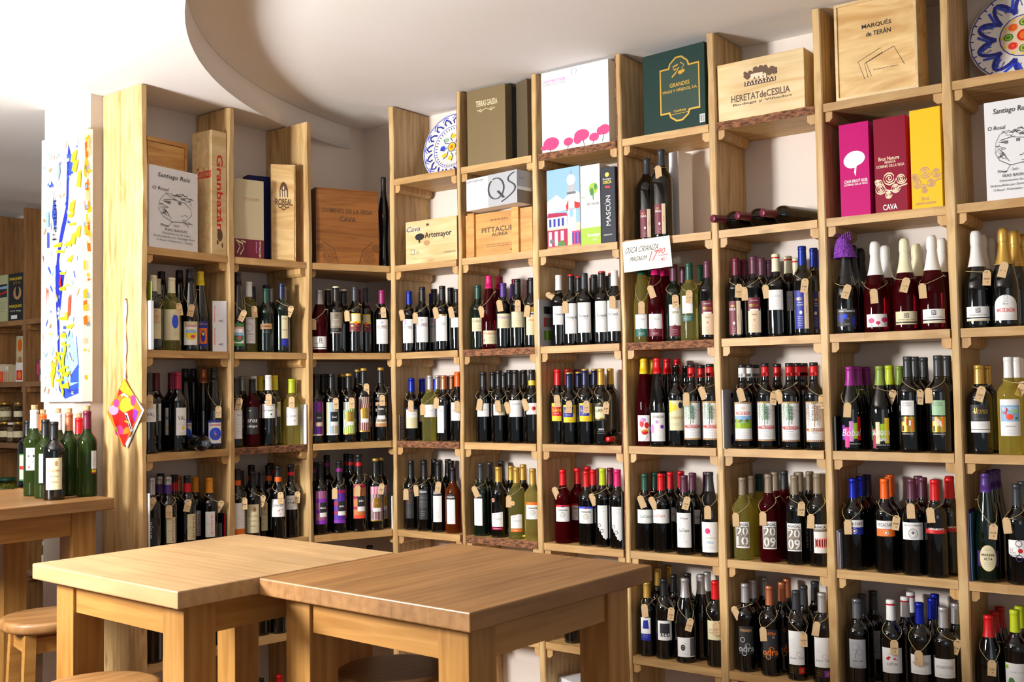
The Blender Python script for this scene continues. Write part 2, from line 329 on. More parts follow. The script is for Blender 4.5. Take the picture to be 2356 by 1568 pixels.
def upright(i, fp, d, L, top, bark=0, warp=0):
    """plank on edge: local x up (grain), y into the wall, z across"""
    d = Vector((d.x, d.y, 0)).normalized(); s = Vector((-d.y, d.x, 0)); M = Matrix(((0, d.x, s.x), (0, d.y, s.y), (1, 0, 0)))
    bm = bmesh.new(); n = 34; rnd = random.Random(i*11); hw = .015; prev = None
    ph = rnd.uniform(0, 6)
    for k in range(n+1):
        x = .001+(top-.001)*k/n; y0 = (.0022*math.sin(x*9+ph)+rnd.uniform(-.0012, .0012))*(1.5 if bark else 1); w0 = hw+rnd.uniform(-.0012, .0012)+.0016*math.sin(x*4+ph*2)
        cham = .007+.004*math.sin(x*5+ph) if not bark else .014
        ring = [bm.verts.new(v) for v in ((x, y0+.004, -w0), (x, y0, -w0+.004), (x, y0, w0-cham), (x, y0+cham, w0), (x, L, hw), (x, L, -hw))]
        if prev:
            for q in range(6):
                f = bm.faces.new((prev[q], prev[(q+1) % 6], ring[(q+1) % 6], ring[q]))
                if bark and q in bark: f.material_index = 1
        else: bm.faces.new(ring)
        prev = ring
    bm.faces.new(prev[::-1]); bmesh.ops.recalc_face_normals(bm, faces=bm.faces)
    o = obj('upright', bm, [OAKP, BARK], shelving); o.matrix_local = M.to_4x4(); o.matrix_local.translation = W2L(fp)
    m = M.to_4x4(); m.translation = W2L(fp); o.matrix_local = m; return o
UPR = {}
for i in range(4, 12):
    UPR[i] = upright(i, P[i]-NR*.004, NR, .257, 2.866, bark={5: (2, 3), 7: (2,)}.get(i, 0))
for i in (1, 2, 3):
    L = (LWP-P[i]).dot(-Vector((E1.y, -E1.x, 0))); UPR[i] = upright(i, P[i]-E2*.004, E2, max(.19, L+.001), 2.752)
def batten(post, side, z, length):
    """support batten screwed to an upright under a shelf; side=+1 right, -1 left"""
    up = UPR[post]; bm = bmesh.new(); h = .034; w = .030; c = .011
    # local frame of upright: x up, y inwards, z across (s = left-hand side of d)
    zs = -1 if side > 0 else 1; a = .0152*zs; b = (.0152+w)*zs; y0, y1 = .012, length
    A = [(z-h, a), (z, a), (z, b), (z-h+c, b), (z-h, b-c*zs)]
    f0 = [bm.verts.new((x, y0, q)) for x, q in A]; f1 = [bm.verts.new((x, y1, q)) for x, q in A]
    bm.faces.new(f0); bm.faces.new(f1[::-1])
    for q in range(5): bm.faces.new((f0[q], f0[(q+1) % 5], f1[(q+1) % 5], f1[q]))
    bmesh.ops.recalc_face_normals(bm, faces=bm.faces); obj('support_batten', bm, OAK, up)
LEFTBACK = lambda p, q: isect(p, q, Vector((-E1.y, E1.x, 0)), Vector((-E1.y, E1.x, 0)).dot(LWP))
BAYS = {}
def shelf(bay, lev):
    a, b = P[bay], P[bay+1]; d = (b-a).normalized()
    if bay >= 4: na = nb = NR
    else: na = E2; nb = E2 if bay < 3 else NR
    fa = a + d*.0165; fb = b - d*.0165; ba = isect(fa, na, NR, WALLR-.002) if bay >= 4 else LEFTBACK(fa, na)-E2*.002
    bb = isect(fb, nb, NR, WALLR-.002) if bay >= 3 else LEFTBACK(fb, nb)-E2*.002
    rnd = random.Random(bay*31+lev*7); n = 10; z = LV[lev]
    X = d; Y = Vector((-d.y, d.x, 0)); loc = lambda v: ((v-fa).dot(X), (v-fa).dot(Y))
    W = (fb-fa).length; bark = (bay, lev) in ((5, 1), (7, 1), (4, 0), (2, 0), (5, -1), (6, 3), (8, 3), (7, -3))
    front = [(W*k/n, (rnd.uniform(-.0012, .0012) if 0 < k < n else 0)*(3 if bark else 1)) for k in range(n+1)]
    pts = front + [loc(bb)] + ([loc(CORNER-E2*.0+Vector((0, -.01, 0)))] if bay == 3 else []) + [loc(ba)]
    bm = bmesh.new(); prism(bm, pts, -TH, 0, 0, lambda i: 1 if (bark and i < n) else 0); bmesh.ops.recalc_face_normals(bm, faces=bm.faces)
    o = obj('shelf_board', bm, [OAK, BARK], shelving)
    m = Matrix(((X.x, Y.x, 0, 0), (X.y, Y.y, 0, 0), (0, 0, 1, 0), (0, 0, 0, 1))); m.translation = W2L(fa)+Vector((0, 0, z)); o.matrix_local = m
    for post, side in ((bay, 1), (bay+1, -1)) if lev > -3 else ():
        if bay == 3 and post == 4: batten(post, side, z-TH-.0005, .20)
        else: batten(post, side, z-TH-.0005, .235 if post > 3 else .19)
for bay in range(1, 11):
    for lev in (3, 2, 1, 0, -1, -2, -3):
        if bay < 4 and lev == 3: continue
        shelf(bay, lev)
def bayline(bay):
    if bay >= 4: return NR, DR
    a, b = P[bay], P[bay+1]; d = (b-a).normalized(); n = Vector((-d.y, d.x, 0)); return n, n.dot(a)
def cell_pos(bay, x, y, off):
    n, D = bayline(bay); return at_line(x, y, n, D+off)
ORD = ['', 'first', 'second', 'third', 'fourth', 'fifth', 'sixth', 'seventh', 'eighth', 'ninth', 'tenth', 'eleventh', 'twelfth', 'thirteenth']
def shelfword(bay, lev): return ORD[(3 if bay >= 4 else 2)-lev+1]
# ---------------------------------------------------------------- bottles
PROF = {
 'B': (300, [(30, 0), (36, .8), (37.3, 4), (37.6, 12), (37.6, 180), (37.1, 189), (35.4, 197), (32, 204.5), (27, 211.5), (21.5, 218), (17.6, 225), (15.6, 234), (14.8, 250), (14.0, 288), (14.8, 289), (14.8, 298), (13.6, 300)], 236),
 'G': (300, [(33, 0), (39.5, .8), (40.8, 4), (41, 12), (41, 132), (40.3, 146), (38, 162), (34, 180), (28.5, 200), (23, 219), (18.6, 236), (16, 251), (14.6, 268), (14.2, 288), (15, 289), (15, 298), (13.8, 300)], 232),
 'F': (330, [(30, 0), (36, .8), (37.3, 4), (37.5, 12), (37.5, 120), (37, 140), (34.8, 165), (31, 192), (26.5, 220), (22, 248), (18.4, 272), (16, 292), (14.4, 310), (14, 318), (14.8, 319), (14.8, 328), (13.6, 330)], 272),
 'C': (315, [(36, 0), (42.5, .8), (43.8, 5), (44, 14), (44, 120), (43, 138), (39.6, 158), (34.4, 178), (28.8, 198), (23.6, 218), (19.6, 238), (17, 258), (15.8, 272), (15.4, 296), (15.6, 306), (13, 313), (9, 315)], 192),
 'M': (370, [(41, 0), (49.4, 1), (50.6, 6), (50.8, 16), (50.8, 222), (50, 236), (46.6, 250), (40.5, 262), (32, 275), (23.5, 288), (19, 300), (17.2, 315), (16.2, 340), (15.6, 357), (16.6, 358), (16.6, 368), (15, 370)], 300)}
BODY = {}
RSK = lambda s: {'M': 1.0, 'C': .93}.get(s, .972)
EXTRA = {(5, 1): (0, .004), (1, 1): (.021, .016), (2, 0): (0, .005), (1, -1): (.003, .008), (3, -1): (0, .009), (6, 1): (.008, 0), (8, 0): (.006, 0), (9, 0): (.008, 0), (9, -1): (.012, 0), (10, -1): (.01, 0), (6, -1): (0, .008), (8, -1): (.007, .004), (4, 0): (.012, 0)}
def rad(shape, z):
    p = PROF[shape][1]
    for (r0, z0), (r1, z1) in zip(p, p[1:]):
        if z0 <= z <= z1: return r0+(r1-r0)*(z-z0)/max(1e-6, z1-z0)
    return p[-1][0]
def body_mesh(shape, gk):
    if (shape, gk) in BODY: return BODY[(shape, gk)]
    bm = bmesh.new(); lathe(bm, [(r*.001, z*.001) for r, z in PROF[shape][1]], 32); me = bpy.data.meshes.new('bottle_body'); bm.to_mesh(me); bm.free(); me.materials.append(GL[gk]); BODY[(shape, gk)] = me; return me
CAPS = dict(creamred=('cream', 'cream', 'red'), blackred=('black', 'redtop', 'black'), bluegold=('navy', 'gold', 'navy'), blackgold=('black', 'gold', 'black'), redband=('black', 'black', 'red'), purpleband=('black', 'black', 'violet'),
            blackcream=('black', 'cream', 'black'), orangeband=('orange', 'black', 'black'), whitered=('white', 'white', 'red'), blackyel=('yellow', 'black', 'black'), neckred=('red', 'black', 'red'), neckwhite=('white', 'black', 'white'),
            whiteolive=('white', 'white', 'white'), purplesilver=('purple', 'silver', 'purple'), redlow=('red', 'black', 'red'), amberlow=('amber', 'amber', 'amber'), corkred=('maroon', 'cork', 'maroon'), none=('black', 'black', 'black'))
CAPWORD = dict(black='black', dgrey='dark grey', navy='navy', blue='blue', royal='bright blue', silver='silver', white='white', cream='cream', yellow='yellow', gold='gold', red='red', cherry='cherry red', maroon='maroon', plum='plum', magenta='magenta', pink='pink',
               green='green', dgreen='dark green', lime='lime', olive='olive green', violet='violet', purple='purple', copper='copper', orange='orange', taupe='taupe', grey='grey', amber='amber', creamred='cream red-ringed', blackred='red-topped black', bluegold='gold-topped navy',
               blackgold='gold-topped black', redband='red-banded black', purpleband='purple-banded black', blackcream='cream-topped black', orangeband='orange-banded black', whitered='white red-ringed', blackyel='yellow-and-black', neckred='red', neckwhite='white',
               whiteolive='white', purplesilver='silver-topped purple', redlow='black-topped red', amberlow='orange', none='bare glass')
CAPM = {}
def cap_mesh(shape, cap):
    key = (shape, cap)
    if key in CAPM: return CAPM[key]
    H, prof, z0 = PROF[shape]; trio = CAPS.get(cap, (cap,)*3); bm = bmesh.new()
    neck = cap in ('neckred', 'neckwhite')
    if neck: z0 = 254
    if shape == 'C': pts = [(rad('C', z)+.7, z) for z in (198, 206, 220, 236, 250, 262, 268)]+[(18.2, 271), (18.8, 280), (18.2, 296), (17, 307), (12.5, 315.4), (4, 316.8)]; zone = lambda z: 0
    else:
        zs = [z0, z0+14, H-44, H-30, H-15.5, H-11.5, H-11, H-2]; pts = [(rad(shape, z)+.55+(0.6 if H-44 <= z < H-11 and False else 0), z) for z in zs]+[(rad(shape, H)-.2, H+.5), (3, H+.7)]
        def zone(z):
            if z >= H-13: return 1
            if cap in ('creamred', 'whitered'): return 2 if H-16 <= z < H-12 else 0
            if neck: return 0
            return 2 if H-44 <= z < H-30 else (0 if z < H-44 else 1)
        if cap in ('bluegold', 'blackgold', 'blackred', 'blackcream', 'creamred', 'whitered'):
            zone0 = zone; zone = lambda z: (1 if z >= H-6 else 0) if cap in ('bluegold', 'blackred', 'blackcream') else ((1 if z >= H-12 else 0) if cap == 'blackgold' else (2 if H-16 <= z < H-11.2 else 0))
            pts = [(rad(shape, z)+.55, z) for z in (z0, z0+14, H-30, H-16, H-11.5, H-11, H-6, H-2)]+[(rad(shape, H)-.2, H+.5), (3, H+.7)]
    P3 = [(r*.001, z*.001) for r, z in pts]
    lathe(bm, P3, 24, mi=lambda i: zone((pts[i][1]+pts[min(i+1, len(pts)-1)][1])/2) if shape != 'C' else 0, cap0=False)
    if shape == 'C':
        for f in bm.faces: f.material_index = 0
    me = bpy.data.meshes.new('capsule'); bm.to_mesh(me); bm.free()
    for c in trio: me.materials.append(CORK if c == 'cork' else capm(c))
    CAPM[key] = me; return me
LAB = {}
L = {  # name: (words, drawing) - millimetres, y from the foot of a 300 mm bottle
 'bk': ('grey text label', 'r -20 45 20 165 c;l -16 16 155 g 9 9'),
 'hors': ('cream label, blue head', 'r -36 42 36 168 c;e 15 118 14 28 z;c z 2 2 130 8 148 15 152;l 8 30 80 g 5 5;c s 1 -15 102 -8 106 0 102 8 105;c s 1 -15 90 -5 94 6 90'),
 'gran': ('white label, yellow fields', 'r -30 24 30 118 c;r -28 26 28 104 w;b 0 102 50 12 r Granbazán;e 2 66 24 22 y;r -20 72 22 84 q;e 8 58 10 6 p'),
 'gran2': ('green picture label', 'r -30 24 30 118 n;r -28 36 28 104 w;b 0 102 50 12 r Granbazán;e 2 60 24 20 n;r -20 68 22 80 q;e 8 58 9 6 p'),
 'gran3': ('white label, blue ship', 'r -30 20 30 118 b;r -28 24 28 108 w;b 0 100 48 11 r Granbazán;e 2 62 25 26 z;p B -8 56 12 56 8 50 -5 50;p h -2 57 -2 74 8 58;c G 1.5 -28 110 -14 113 0 110 14 113 28 110'),
 'pont': ('blue label, orange portrait', 'r -24 22 24 122 b;t 0 112 38 7 G PONTRAIS;r -18 32 18 96 o;e 0 62 9 24 b;e 0 72 5 7 y'),
 'mapl': ('white label, sketched map', 'r -30 38 30 148 w;i 0 142 40 8 k Santiago;a 0 104 16 1 k;c k 1 -22 118 -8 124 6 120 20 122;c k 1 -16 98 -4 92 12 96;l -24 24 74 g 6 5;i 10 78 20 5 k Rias'),
 'xol': ('copper label strip', 'r -28 108 28 134 h;b 0 121 34 8 k 10800;l -14 14 98 s 2 6'),
 'bk2': ('tall cream label', 'r -16 60 16 158 c;i 0 146 20 9 k h.k;i 0 98 26 6 g Gessamí;r -16 28 16 59 b;l -12 12 52 G 3 7'),
 'bk3': ('tall cream label', 'r -16 60 16 158 c;i 0 146 20 9 k h.k;i 0 98 26 6 g Gessamí;r -16 28 16 59 d;l -12 12 52 G 3 7'),
 'val': ('white label, yellow shield', 'r -23 62 23 166 w;t 0 127 32 17 k VAL;l -16 16 108 g 2 5;e 6 90 6 8 y;l -8 14 72 g 2 4'),
 'valg': ('white lettered label', 'r -24 118 24 184 w;t 0 146 32 15 k VAL;l -16 16 132 g 2 7'),
 'oli': ('tall white label', 'r -18 38 18 162 w;t 4 140 20 9 g SAO;l -12 14 120 g 7 10'),
 'tres': ('black label, chalk lettering', 'r -27 56 27 176 d;i 0 116 44 15 w tres;c w 1.5 -26 104 26 106;i 0 90 44 15 w obispo;t -10 160 10 5 w Pr'),
 'emin': ('white label, green leaf', 'r -32 118 32 178 w;t 0 162 28 6 g OLO;t -2 150 40 7 k EMIN;c n 1.5 10 146 16 158;e 12 134 4 5 n;l -22 22 124 g 1 5'),
 'ovo': ('cream label, yellow pear', 'r -27 122 27 186 c;t -2 172 44 6 k ORO_DE_CASTILLA;e 10 144 7 16 y;e 16 140 5 13 w;l -22 -4 158 g 4 5'),
 'cara': ('white label', 'r -28 88 28 172 w;t 0 132 42 10 g CARRASVIÑAS;l -16 16 156 g 2 6;e 12 110 3 4 h'),
 'arrk': ('black label', 'r -24 50 24 150 d;T 0 106 62 12 w arroyo'),
 'arrc': ('cream label', 'r -19 48 19 146 c;T 10 94 82 12 v arroyo;l -14 4 98 g 2 6'),
 'arrr': ('cream label, red lettering', 'r -19 48 19 150 c;T 10 98 86 13 m arroyo;l -14 4 98 g 2 6'),
 'arrw': ('white label, orange lettering', 'r -20 50 20 158 w;T 9 102 84 14 f arroyo;l -15 2 108 g 3 6;l -14 14 56 g 1 5'),
 'mich': ('white label, orange band', 'r -24 40 24 166 w;r -24 40 24 62 o;c o 1.5 -18 142 -8 145 4 141 16 144;l -14 16 110 g 4 10'),
 'mata': ('cream label, faint crest', 'r -30 40 30 162 c;e 8 140 6 10 h;t 0 112 46 10 h MATARROMERA;i 0 92 34 5 g Ribera_del_Duero;t 0 70 26 6 h CRIANZA'),
 'emi1': ('white label, orange script', 'r -31 94 31 166 w;t 0 140 44 9 k EMINA;t 2 118 10 6 o 08;i 14 122 24 5 B prestigio;t 8 104 5 9 f p;l -20 2 110 g 1 4'),
 'emi2': ('white label, red slash', 'r -31 116 31 174 w;t 0 158 24 6 k 07;t 0 144 46 9 k EMIN;c r 2 8 138 15 152;l -20 14 126 g 1 5'),
 'lb': ('white monogram label', 'r -35 18 35 78 w;t 6 60 14 24 k B;i -4 46 44 6 g Albariza;l -12 24 34 g 1 5;r -35 24 35 28 k'),
 's8': ('beige label, black band', 'r -30 96 30 182 u;r -30 94 30 112 k;t 4 168 16 12 k SA;t 0 148 28 4 w VALDUERO;l -20 20 138 w 4 5;l -4 10 106 w 2 5;r -30 88 30 93 u'),
 'bro': ('yellow-and-maroon label', 'r -28 96 28 140 m;r -28 134 28 178 y;p c -24 174 24 174 24 144 -24 138;e 4 134 8 7 o;b 0 122 40 5 G BRONCE;t 0 110 8 7 G B;l -20 20 102 G 1 4'),
 'male': ('white label, red lettering', 'r -30 44 30 160 w;p s -5 152 5 152 5 138 -5 138;t 0 124 52 15 m MALUMBRES;l -14 18 100 g 5 9;l -20 20 52 g 1 4'),
 'mal2': ('white label, violet lettering', 'r -27 46 27 162 w;p P -16 158 -6 158 -6 136 -16 136;t 0 122 46 14 g MALUMBRES;l -22 4 100 P 4 10;l -22 18 52 g 1 4'),
 'mal4': ('white label, gold corner', 'r -28 46 28 168 w;r 2 160 24 168 G;t 0 124 44 13 s MALUMBRES;l -18 6 106 s 5 9'),
 'smw': ('small white label', 'r -22 112 22 160 w;l -16 16 148 g 3 7'),
 'liv': ('crimson and blue stripes', 'r -28 36 28 180 b;s -28 36 28 180 13 D;r -6 92 26 134 d;t 10 112 22 8 w Livor;r -6 74 26 91 e;r -28 34 28 40 e'),
 'gen': ('yellow and white stripes', 'r -29 34 29 176 w;s -29 34 29 176 15 Y;s -26 34 30 176 9 q;r -8 92 28 134 d;b 9 112 22 9 w Genoli;r -8 74 28 91 w;r -29 34 29 40 w'),
 'ij1': ('lime and white checks', 'r -29 36 29 176 w;s -29 140 29 176 11 l;s -26 100 30 140 11 n;s -29 66 29 100 11 l;s -26 38 30 66 11 l;r -12 90 22 134 G;t 5 116 20 8 h Ijalba;r -12 74 22 90 w;r -29 34 29 39 G'),
 'ij2': ('maroon and cream checks', 'r -29 42 29 182 e;s -29 152 29 182 13 V;s -27 118 30 152 13 m;s -29 84 29 118 13 V;s -27 44 30 84 13 m;r -14 94 20 138 G;t 3 116 22 10 h Ijalba;r -14 78 20 94 w;r -29 40 29 45 G'),
 'ij3': ('tan and grey bands', 'r -28 60 28 195 e;s -28 168 28 195 15 K;r -28 144 28 158 h;r -28 120 28 132 u;s -28 78 28 100 17 K;r -18 104 20 150 d;b 1 130 24 9 w Ijalba;r -18 88 20 104 w;r -28 58 28 72 h'),
 'mur': ('purple bands', 'r -28 44 28 182 P;s -28 44 28 182 21 m;r -28 134 28 150 v;r -28 90 28 104 v;r -28 44 28 60 v;r -6 92 26 134 d;b 9 112 26 8 w Murice;r -6 74 26 92 w'),
 'ijp': ('violet and red bands', 'r -29 42 29 182 v;s -29 42 29 182 21 b;r -29 168 29 180 D;r -29 116 -8 132 D;r -29 80 -8 92 D;r -29 42 29 56 v;r -8 92 27 134 d;b 9 112 22 9 w Ijalba;r -8 74 27 92 w'),
 'ijr': ('orange and red bands', 'r -29 52 29 186 o;s -29 52 29 186 21 h;r -29 172 29 184 D;r -29 128 -8 140 D;r -29 88 -8 98 D;r -29 52 29 66 f;r -8 98 27 140 d;b 9 120 22 10 w Ijalba;r -8 80 27 98 w'),
 'ijk': ('pink and white checks', 'r -30 40 30 184 w;s -30 152 30 184 17 p;s -28 118 31 152 17 m;s -30 84 30 118 17 p;s -28 44 31 84 17 m;r -14 94 22 136 G;t 4 114 26 10 h Ijalba;r -14 78 22 94 w;r -30 38 30 43 G'),
 'sol1': ('black label, copper lines', 'r -20 50 20 180 d;b 0 172 30 8 O SOLANA;l -16 16 156 O 8 6;l -16 8 86 G 3 8'),
 'sol2': ('black label, white lines', 'r -22 50 22 180 d;b 0 170 34 9 w SOLANA;l -18 18 152 s 9 6;l -10 10 84 w 3 8'),
 'sol3': ('white grid label', 'r -21 44 21 156 w;c s .6 -18 150 18 150;c s .6 -18 142 18 142;c s .6 -18 134 18 134;c s .6 -18 126 18 126;c s .6 -18 118 18 118;c s .6 -18 110 18 110;l -10 10 86 g 4 8;r -21 157 21 180 d;b 0 168 36 8 w SOLANA'),
 'pi1': ('cream label, green script', 'r -30 84 30 146 c;i 0 132 50 12 t Palacio;l -8 22 110 u 3 6;l -4 24 94 u 1 5'),
 'pi2': ('low cream label', 'r -32 22 32 82 c;i 0 70 54 12 r Palacio;l -8 22 52 u 2 6;l -4 26 36 m 1 5;r -28 32 -22 44 u'),
 'pi3': ('cream label, violet script', 'r -29 92 29 158 c;i 0 142 48 13 v Palacio;l -20 22 122 u 3 6;l -18 22 104 v 1 5'),
 'pi4': ('plain cream label', 'r -31 88 31 156 c;l -20 22 142 u 6 8'),
 'pi5': ('gold and cream label', 'r -28 52 28 172 c;r -28 150 28 172 G;r -28 140 28 146 b;b 0 116 34 10 o VEGA;l -18 18 96 u 5 8'),
 'ro1': ('small white label', 'r -28 90 28 168 w;b 0 134 36 10 g Ribera;l -14 12 148 s 2 5;l -18 2 124 p 1 5;l -20 14 102 s 2 5'),
 'ro2': ('white label, red word', 'r -30 50 30 176 w;b 0 118 42 12 g Rimará;l -10 14 108 r 2 5;l -18 6 62 s 2 5;l -20 6 166 s 1 5'),
 'ro3': ('white label, blue word', 'r -30 50 30 176 w;b -2 120 40 12 g Rimará;l -8 16 108 z 2 5;l -18 6 62 s 2 5;l -20 6 164 s 1 5'),
 'lab5': ('white label', 'r -29 110 29 166 w;i 0 140 32 8 s Ruma;l -10 14 122 s 1 5'),
 'los': ('white label, black letters', 'r -32 108 32 176 w;t 2 160 36 6 k LLOST;l -12 14 128 s 1 5'),
 'nn': ('white label, grey stroke', 'r -28 114 -4 160 w;r -4 114 30 160 c;c g .8 8 122 14 150 20 124 24 146;l -24 -8 140 s 1 5'),
 'pom': ('white label, red fruit', 'r -28 118 28 164 w;e 6 142 9 9 f;e 9 143 5 6 m;l -4 12 126 s 1 4'),
 'lan1': ('gold label, red square', 'r -29 92 29 164 y;r -27 112 14 150 r;b -5 136 34 13 y LAN;t -5 122 20 5 w RIOJA;l -14 14 100 B 1 5'),
 'lan2': ('gold label, blue square', 'r -29 92 29 164 y;r -27 114 14 156 b;b -5 138 34 13 y LAN;t -5 122 20 5 w RIOJA;l -14 14 100 B 1 5'),
 'lan4': ('pale lettered label', 'r -28 96 28 164 d;r -26 106 16 150 c;b -5 136 34 14 k LAN;p G -10 160 -2 170 2 160;r -26 102 16 107 G;b 0 62 24 7 w 2003;l -16 18 52 s 2 6'),
 'atm1': ('torn white label, red band', 'p w -27 46 27 46 27 110 10 108 -27 104;t 0 80 40 10 s atmos;e -12 98 2 2.5 o;r -27 34 27 44 D;b 0 39 34 4 w Sauvignon'),
 'atm2': ('torn white label, orange band', 'p w -27 46 27 46 27 104 10 106 -27 98;t 0 78 40 10 s atmos;e -8 92 2 2.5 o;r -27 32 27 44 o;b 0 38 16 4 w Malvar'),
 'vald': ('white label, red rim', 'r -32 90 32 152 w;r -32 150 32 158 r;b 0 138 42 8 k Valdeorea;a 0 118 10 3 s;e 0 118 6 6 c;e 0 152 4 4 b;c m .8 -32 92 32 92'),
 'vald2': ('white label, blue rim', 'r -32 90 32 152 w;r -32 150 32 158 z;b 0 138 42 8 k Valdeorea;a 0 118 10 3 s;e 0 118 6 6 c;e 0 152 4 4 r;c m .8 -32 92 32 92'),
 'vald3': ('white label, amber rim', 'r -32 90 32 152 w;r -32 150 32 162 o;b 0 138 42 8 k Valdeorea;a 0 118 10 3 s;e 0 118 6 6 c'),
 'juz': ('tall scalloped white label', 'p w -20 160 22 160 22 36 14 28 8 34 2 36 2 44 -4 48 -6 58 -12 62 -13 72 -20 78;t 0 150 32 5 s JUZDADO;l 2 18 140 s 2 4;a -12 84 6 2 k;a -2 62 6 2 k'),
 'osc1': ('white label, green base', 'r -27 54 27 112 w;r -27 24 27 54 t;b 0 92 30 8 s OSCA;l -10 12 40 w 3 5;e 0 52 4 5 t'),
 'osc2': ('white label, maroon base', 'r -28 52 28 112 w;r -28 22 28 52 m;b 0 92 36 9 s OSCA;l -10 12 38 w 3 5;e 0 50 4 5 m;e -14 96 6 6 G'),
 'osc3': ('white-over-maroon label', 'r -23 60 23 142 w;r -23 18 23 60 m;b 0 112 32 9 u OSCA;e -14 112 5 5 G;l -10 12 44 w 4 6;e 0 58 4 6 m'),
 'osc4': ('white-over-green label', 'r -22 104 22 172 w;r -22 74 22 98 t;b 0 148 30 8 s OSCA;l -12 6 132 s 4 7;l -16 16 90 w 3 6'),
 'osca': ('maroon-over-cream label', 'r -24 98 24 146 m;r -24 18 24 98 e;b 0 118 34 9 G OSCA;t 0 136 26 5 w MONCLÚS;r -16 98 16 104 w;t 0 84 20 4 B CRIANZA;l -8 8 44 u 4 6;e 0 64 1.5 3 r'),
 'oscr': ('maroon label, cream strip', 'r -30 14 0 138 m;r 2 14 18 138 e;b -14 108 26 9 w OSCA;l -26 -4 122 G 2 5;e -8 56 4 6 w;l -14 -2 42 w 5 6;T 10 76 24 3 B OSCA'),
 'oscb': ('blue label, cream strip', 'r -30 22 4 150 b;r 6 22 22 150 e;b -13 122 28 9 G OSCA;t -8 110 18 5 w Gran;t -8 102 22 5 w Roble;e -6 76 5 6 w;l -18 2 62 w 6 6;T 14 86 26 3 B OSCA'),
 'mas': ('white label, grey letters', 'r -28 96 28 168 w;t 0 146 36 9 s MASCÚN;l -6 10 130 s 4 6'),
 'mb1': ('white label, red flower', 'r -30 18 30 116 w;e -12 84 9 14 r;e 8 78 9 12 r;e 0 52 14 10 r;e -6 98 12 8 P;t 0 62 44 14 y MASBAZÁN;c p 1.5 12 42 6 28 -4 18'),
 'mb2': ('white label, violet dots', 'r -30 20 30 126 w;t 0 112 48 12 m VIÑOBAZÁN;e -24 66 9 17 P;e 16 74 7 7 v;e -4 92 6 6 P;l -20 16 38 s 2 6'),
 'mb3': ('cream label, yellow corner', 'r -29 60 29 170 c;p y -29 170 4 150 8 136 -29 124;e 18 152 8 12 d;t 0 108 44 11 h MASBAZÁN;l -18 14 84 u 2 5'),
 'mb4': ('white label, green palms', 'r -37 28 37 166 h;r -35 31 35 163 b;r -33 33 33 161 w;c n 3 -26 150 -24 108 -22 88;c n 4 -8 158 -6 120 -2 88;c t 2.5 6 148 6 120 2 90;e 8 134 9 18 n;e -24 146 7 10 n;b 0 76 56 13 r MAS_DE_BAZAN;l -26 26 58 s 5 5'),
 'mb5': ('white label, brown palms', 'r -37 28 37 166 h;r -35 31 35 163 b;r -33 33 33 161 w;c B 6 -24 150 -22 120 -18 78;c h 5 -28 148 -26 116;c B 7 4 150 8 118 12 86;e 14 128 10 16 B;b 0 70 56 12 O MAS_DE_BAZAN;l -26 26 54 s 5 5'),
 'mb6': ('white label, vineyard picture', 'r -37 28 37 166 h;r -35 31 35 163 b;r -33 33 33 161 w;b 0 124 54 12 r MAS_DE_BAZAN;r -33 96 33 116 q;r -33 86 33 102 n;r -33 72 33 88 l;l -20 22 56 s 4 6;e 12 100 8 4 o'),
 'lf1': ('white label, green script', 'r -37 108 37 162 w;i 0 134 46 16 t LaCepa;l -16 18 112 s 1 5'),
 'lf2': ('white label, red script', 'r -37 112 37 166 w;i -6 140 44 14 r LaCepa;c p .8 -4 130 34 128;l -28 -8 118 s 1 5'),
 'lf3': ('tall white label, flourish', 'r -30 28 30 160 w;i 0 138 32 12 k Vinya;l -20 18 124 s 1 5;i 0 92 40 16 k LaCepa;a -6 72 9 1 s;l -12 14 54 s 2 6'),
 'rose': ('white label, pink rose', 'r -33 16 33 124 w;e -8 92 10 10 p;c k 1 0 84 4 74;c k 1 2 80 12 82;t 0 68 50 4 g Domaine;i 0 52 28 10 q Alba;l -22 20 36 q 2 5'),
 'az': ('white label, blue band', 'r -20 66 20 160 w;r -20 66 20 94 b;p b -12 114 -8 148 10 150 14 114;l -12 12 88 w 2 8'),
 'al': ('white label, black square', 'r -30 72 30 146 w;r -20 86 20 136 d;b 0 93 36 12 w 1564;l -16 16 80 s 1 4;T 0 118 1 1 d A'),
 'moon': ('white label, black moon', 'r -36 22 36 92 w;r 16 26 36 90 g;e -12 56 9 11 k;a -12 56 5 1 w;e -4 70 1.5 1.5 B;l -6 10 32 s 1 5'),
 'mon': ('cream label', 'r -34 96 34 164 c;t -14 132 22 6 g MONTE;t -14 122 22 6 g SEIS'),
 'an10': ('number label', 'r -27 44 27 140 w;r -25 50 25 122 u;b 0 131 46 11 k AÑACAL;b 0 106 44 32 w 20;b 0 70 44 34 w 10'),
 'an09': ('number label, white digits', 'r -27 46 27 140 w;r -25 50 25 122 u;b 0 131 46 11 k AÑACAL;b 0 106 44 32 w 20;b 0 70 44 34 w 09'),
 'anm': ('white label, red pattern', 'r -26 44 26 138 w;b 0 130 44 12 k AÑACAL;r -26 114 26 122 u;s -22 62 22 92 11 f;s -18 66 24 88 9 m'),
 'odr1': ('black label, silver script', 'r -30 62 30 158 d;b 0 144 46 9 h PREMBER;T 20 130 1 1 w I;a -14 112 8 1.5 w;b 0 82 60 22 s odra;a -8 66 8 2.5 s;a 4 90 9 2 s'),
 'odr2': ('black label, orange script', 'r -30 62 30 158 d;b 6 144 34 9 o OTRA;t 12 132 10 8 s 10;b 0 82 60 22 o odra;a -8 66 8 2.5 h;a 4 90 9 2 o'),
 'gil1': ('white label, red square', 'r -30 54 30 168 w;i 0 76 50 10 g Juan_Gil;a 8 90 8 1 h;l -26 -4 140 s 6 6;r 8 24 30 46 r;e 19 35 5 6 G;l -26 2 44 G 4 6'),
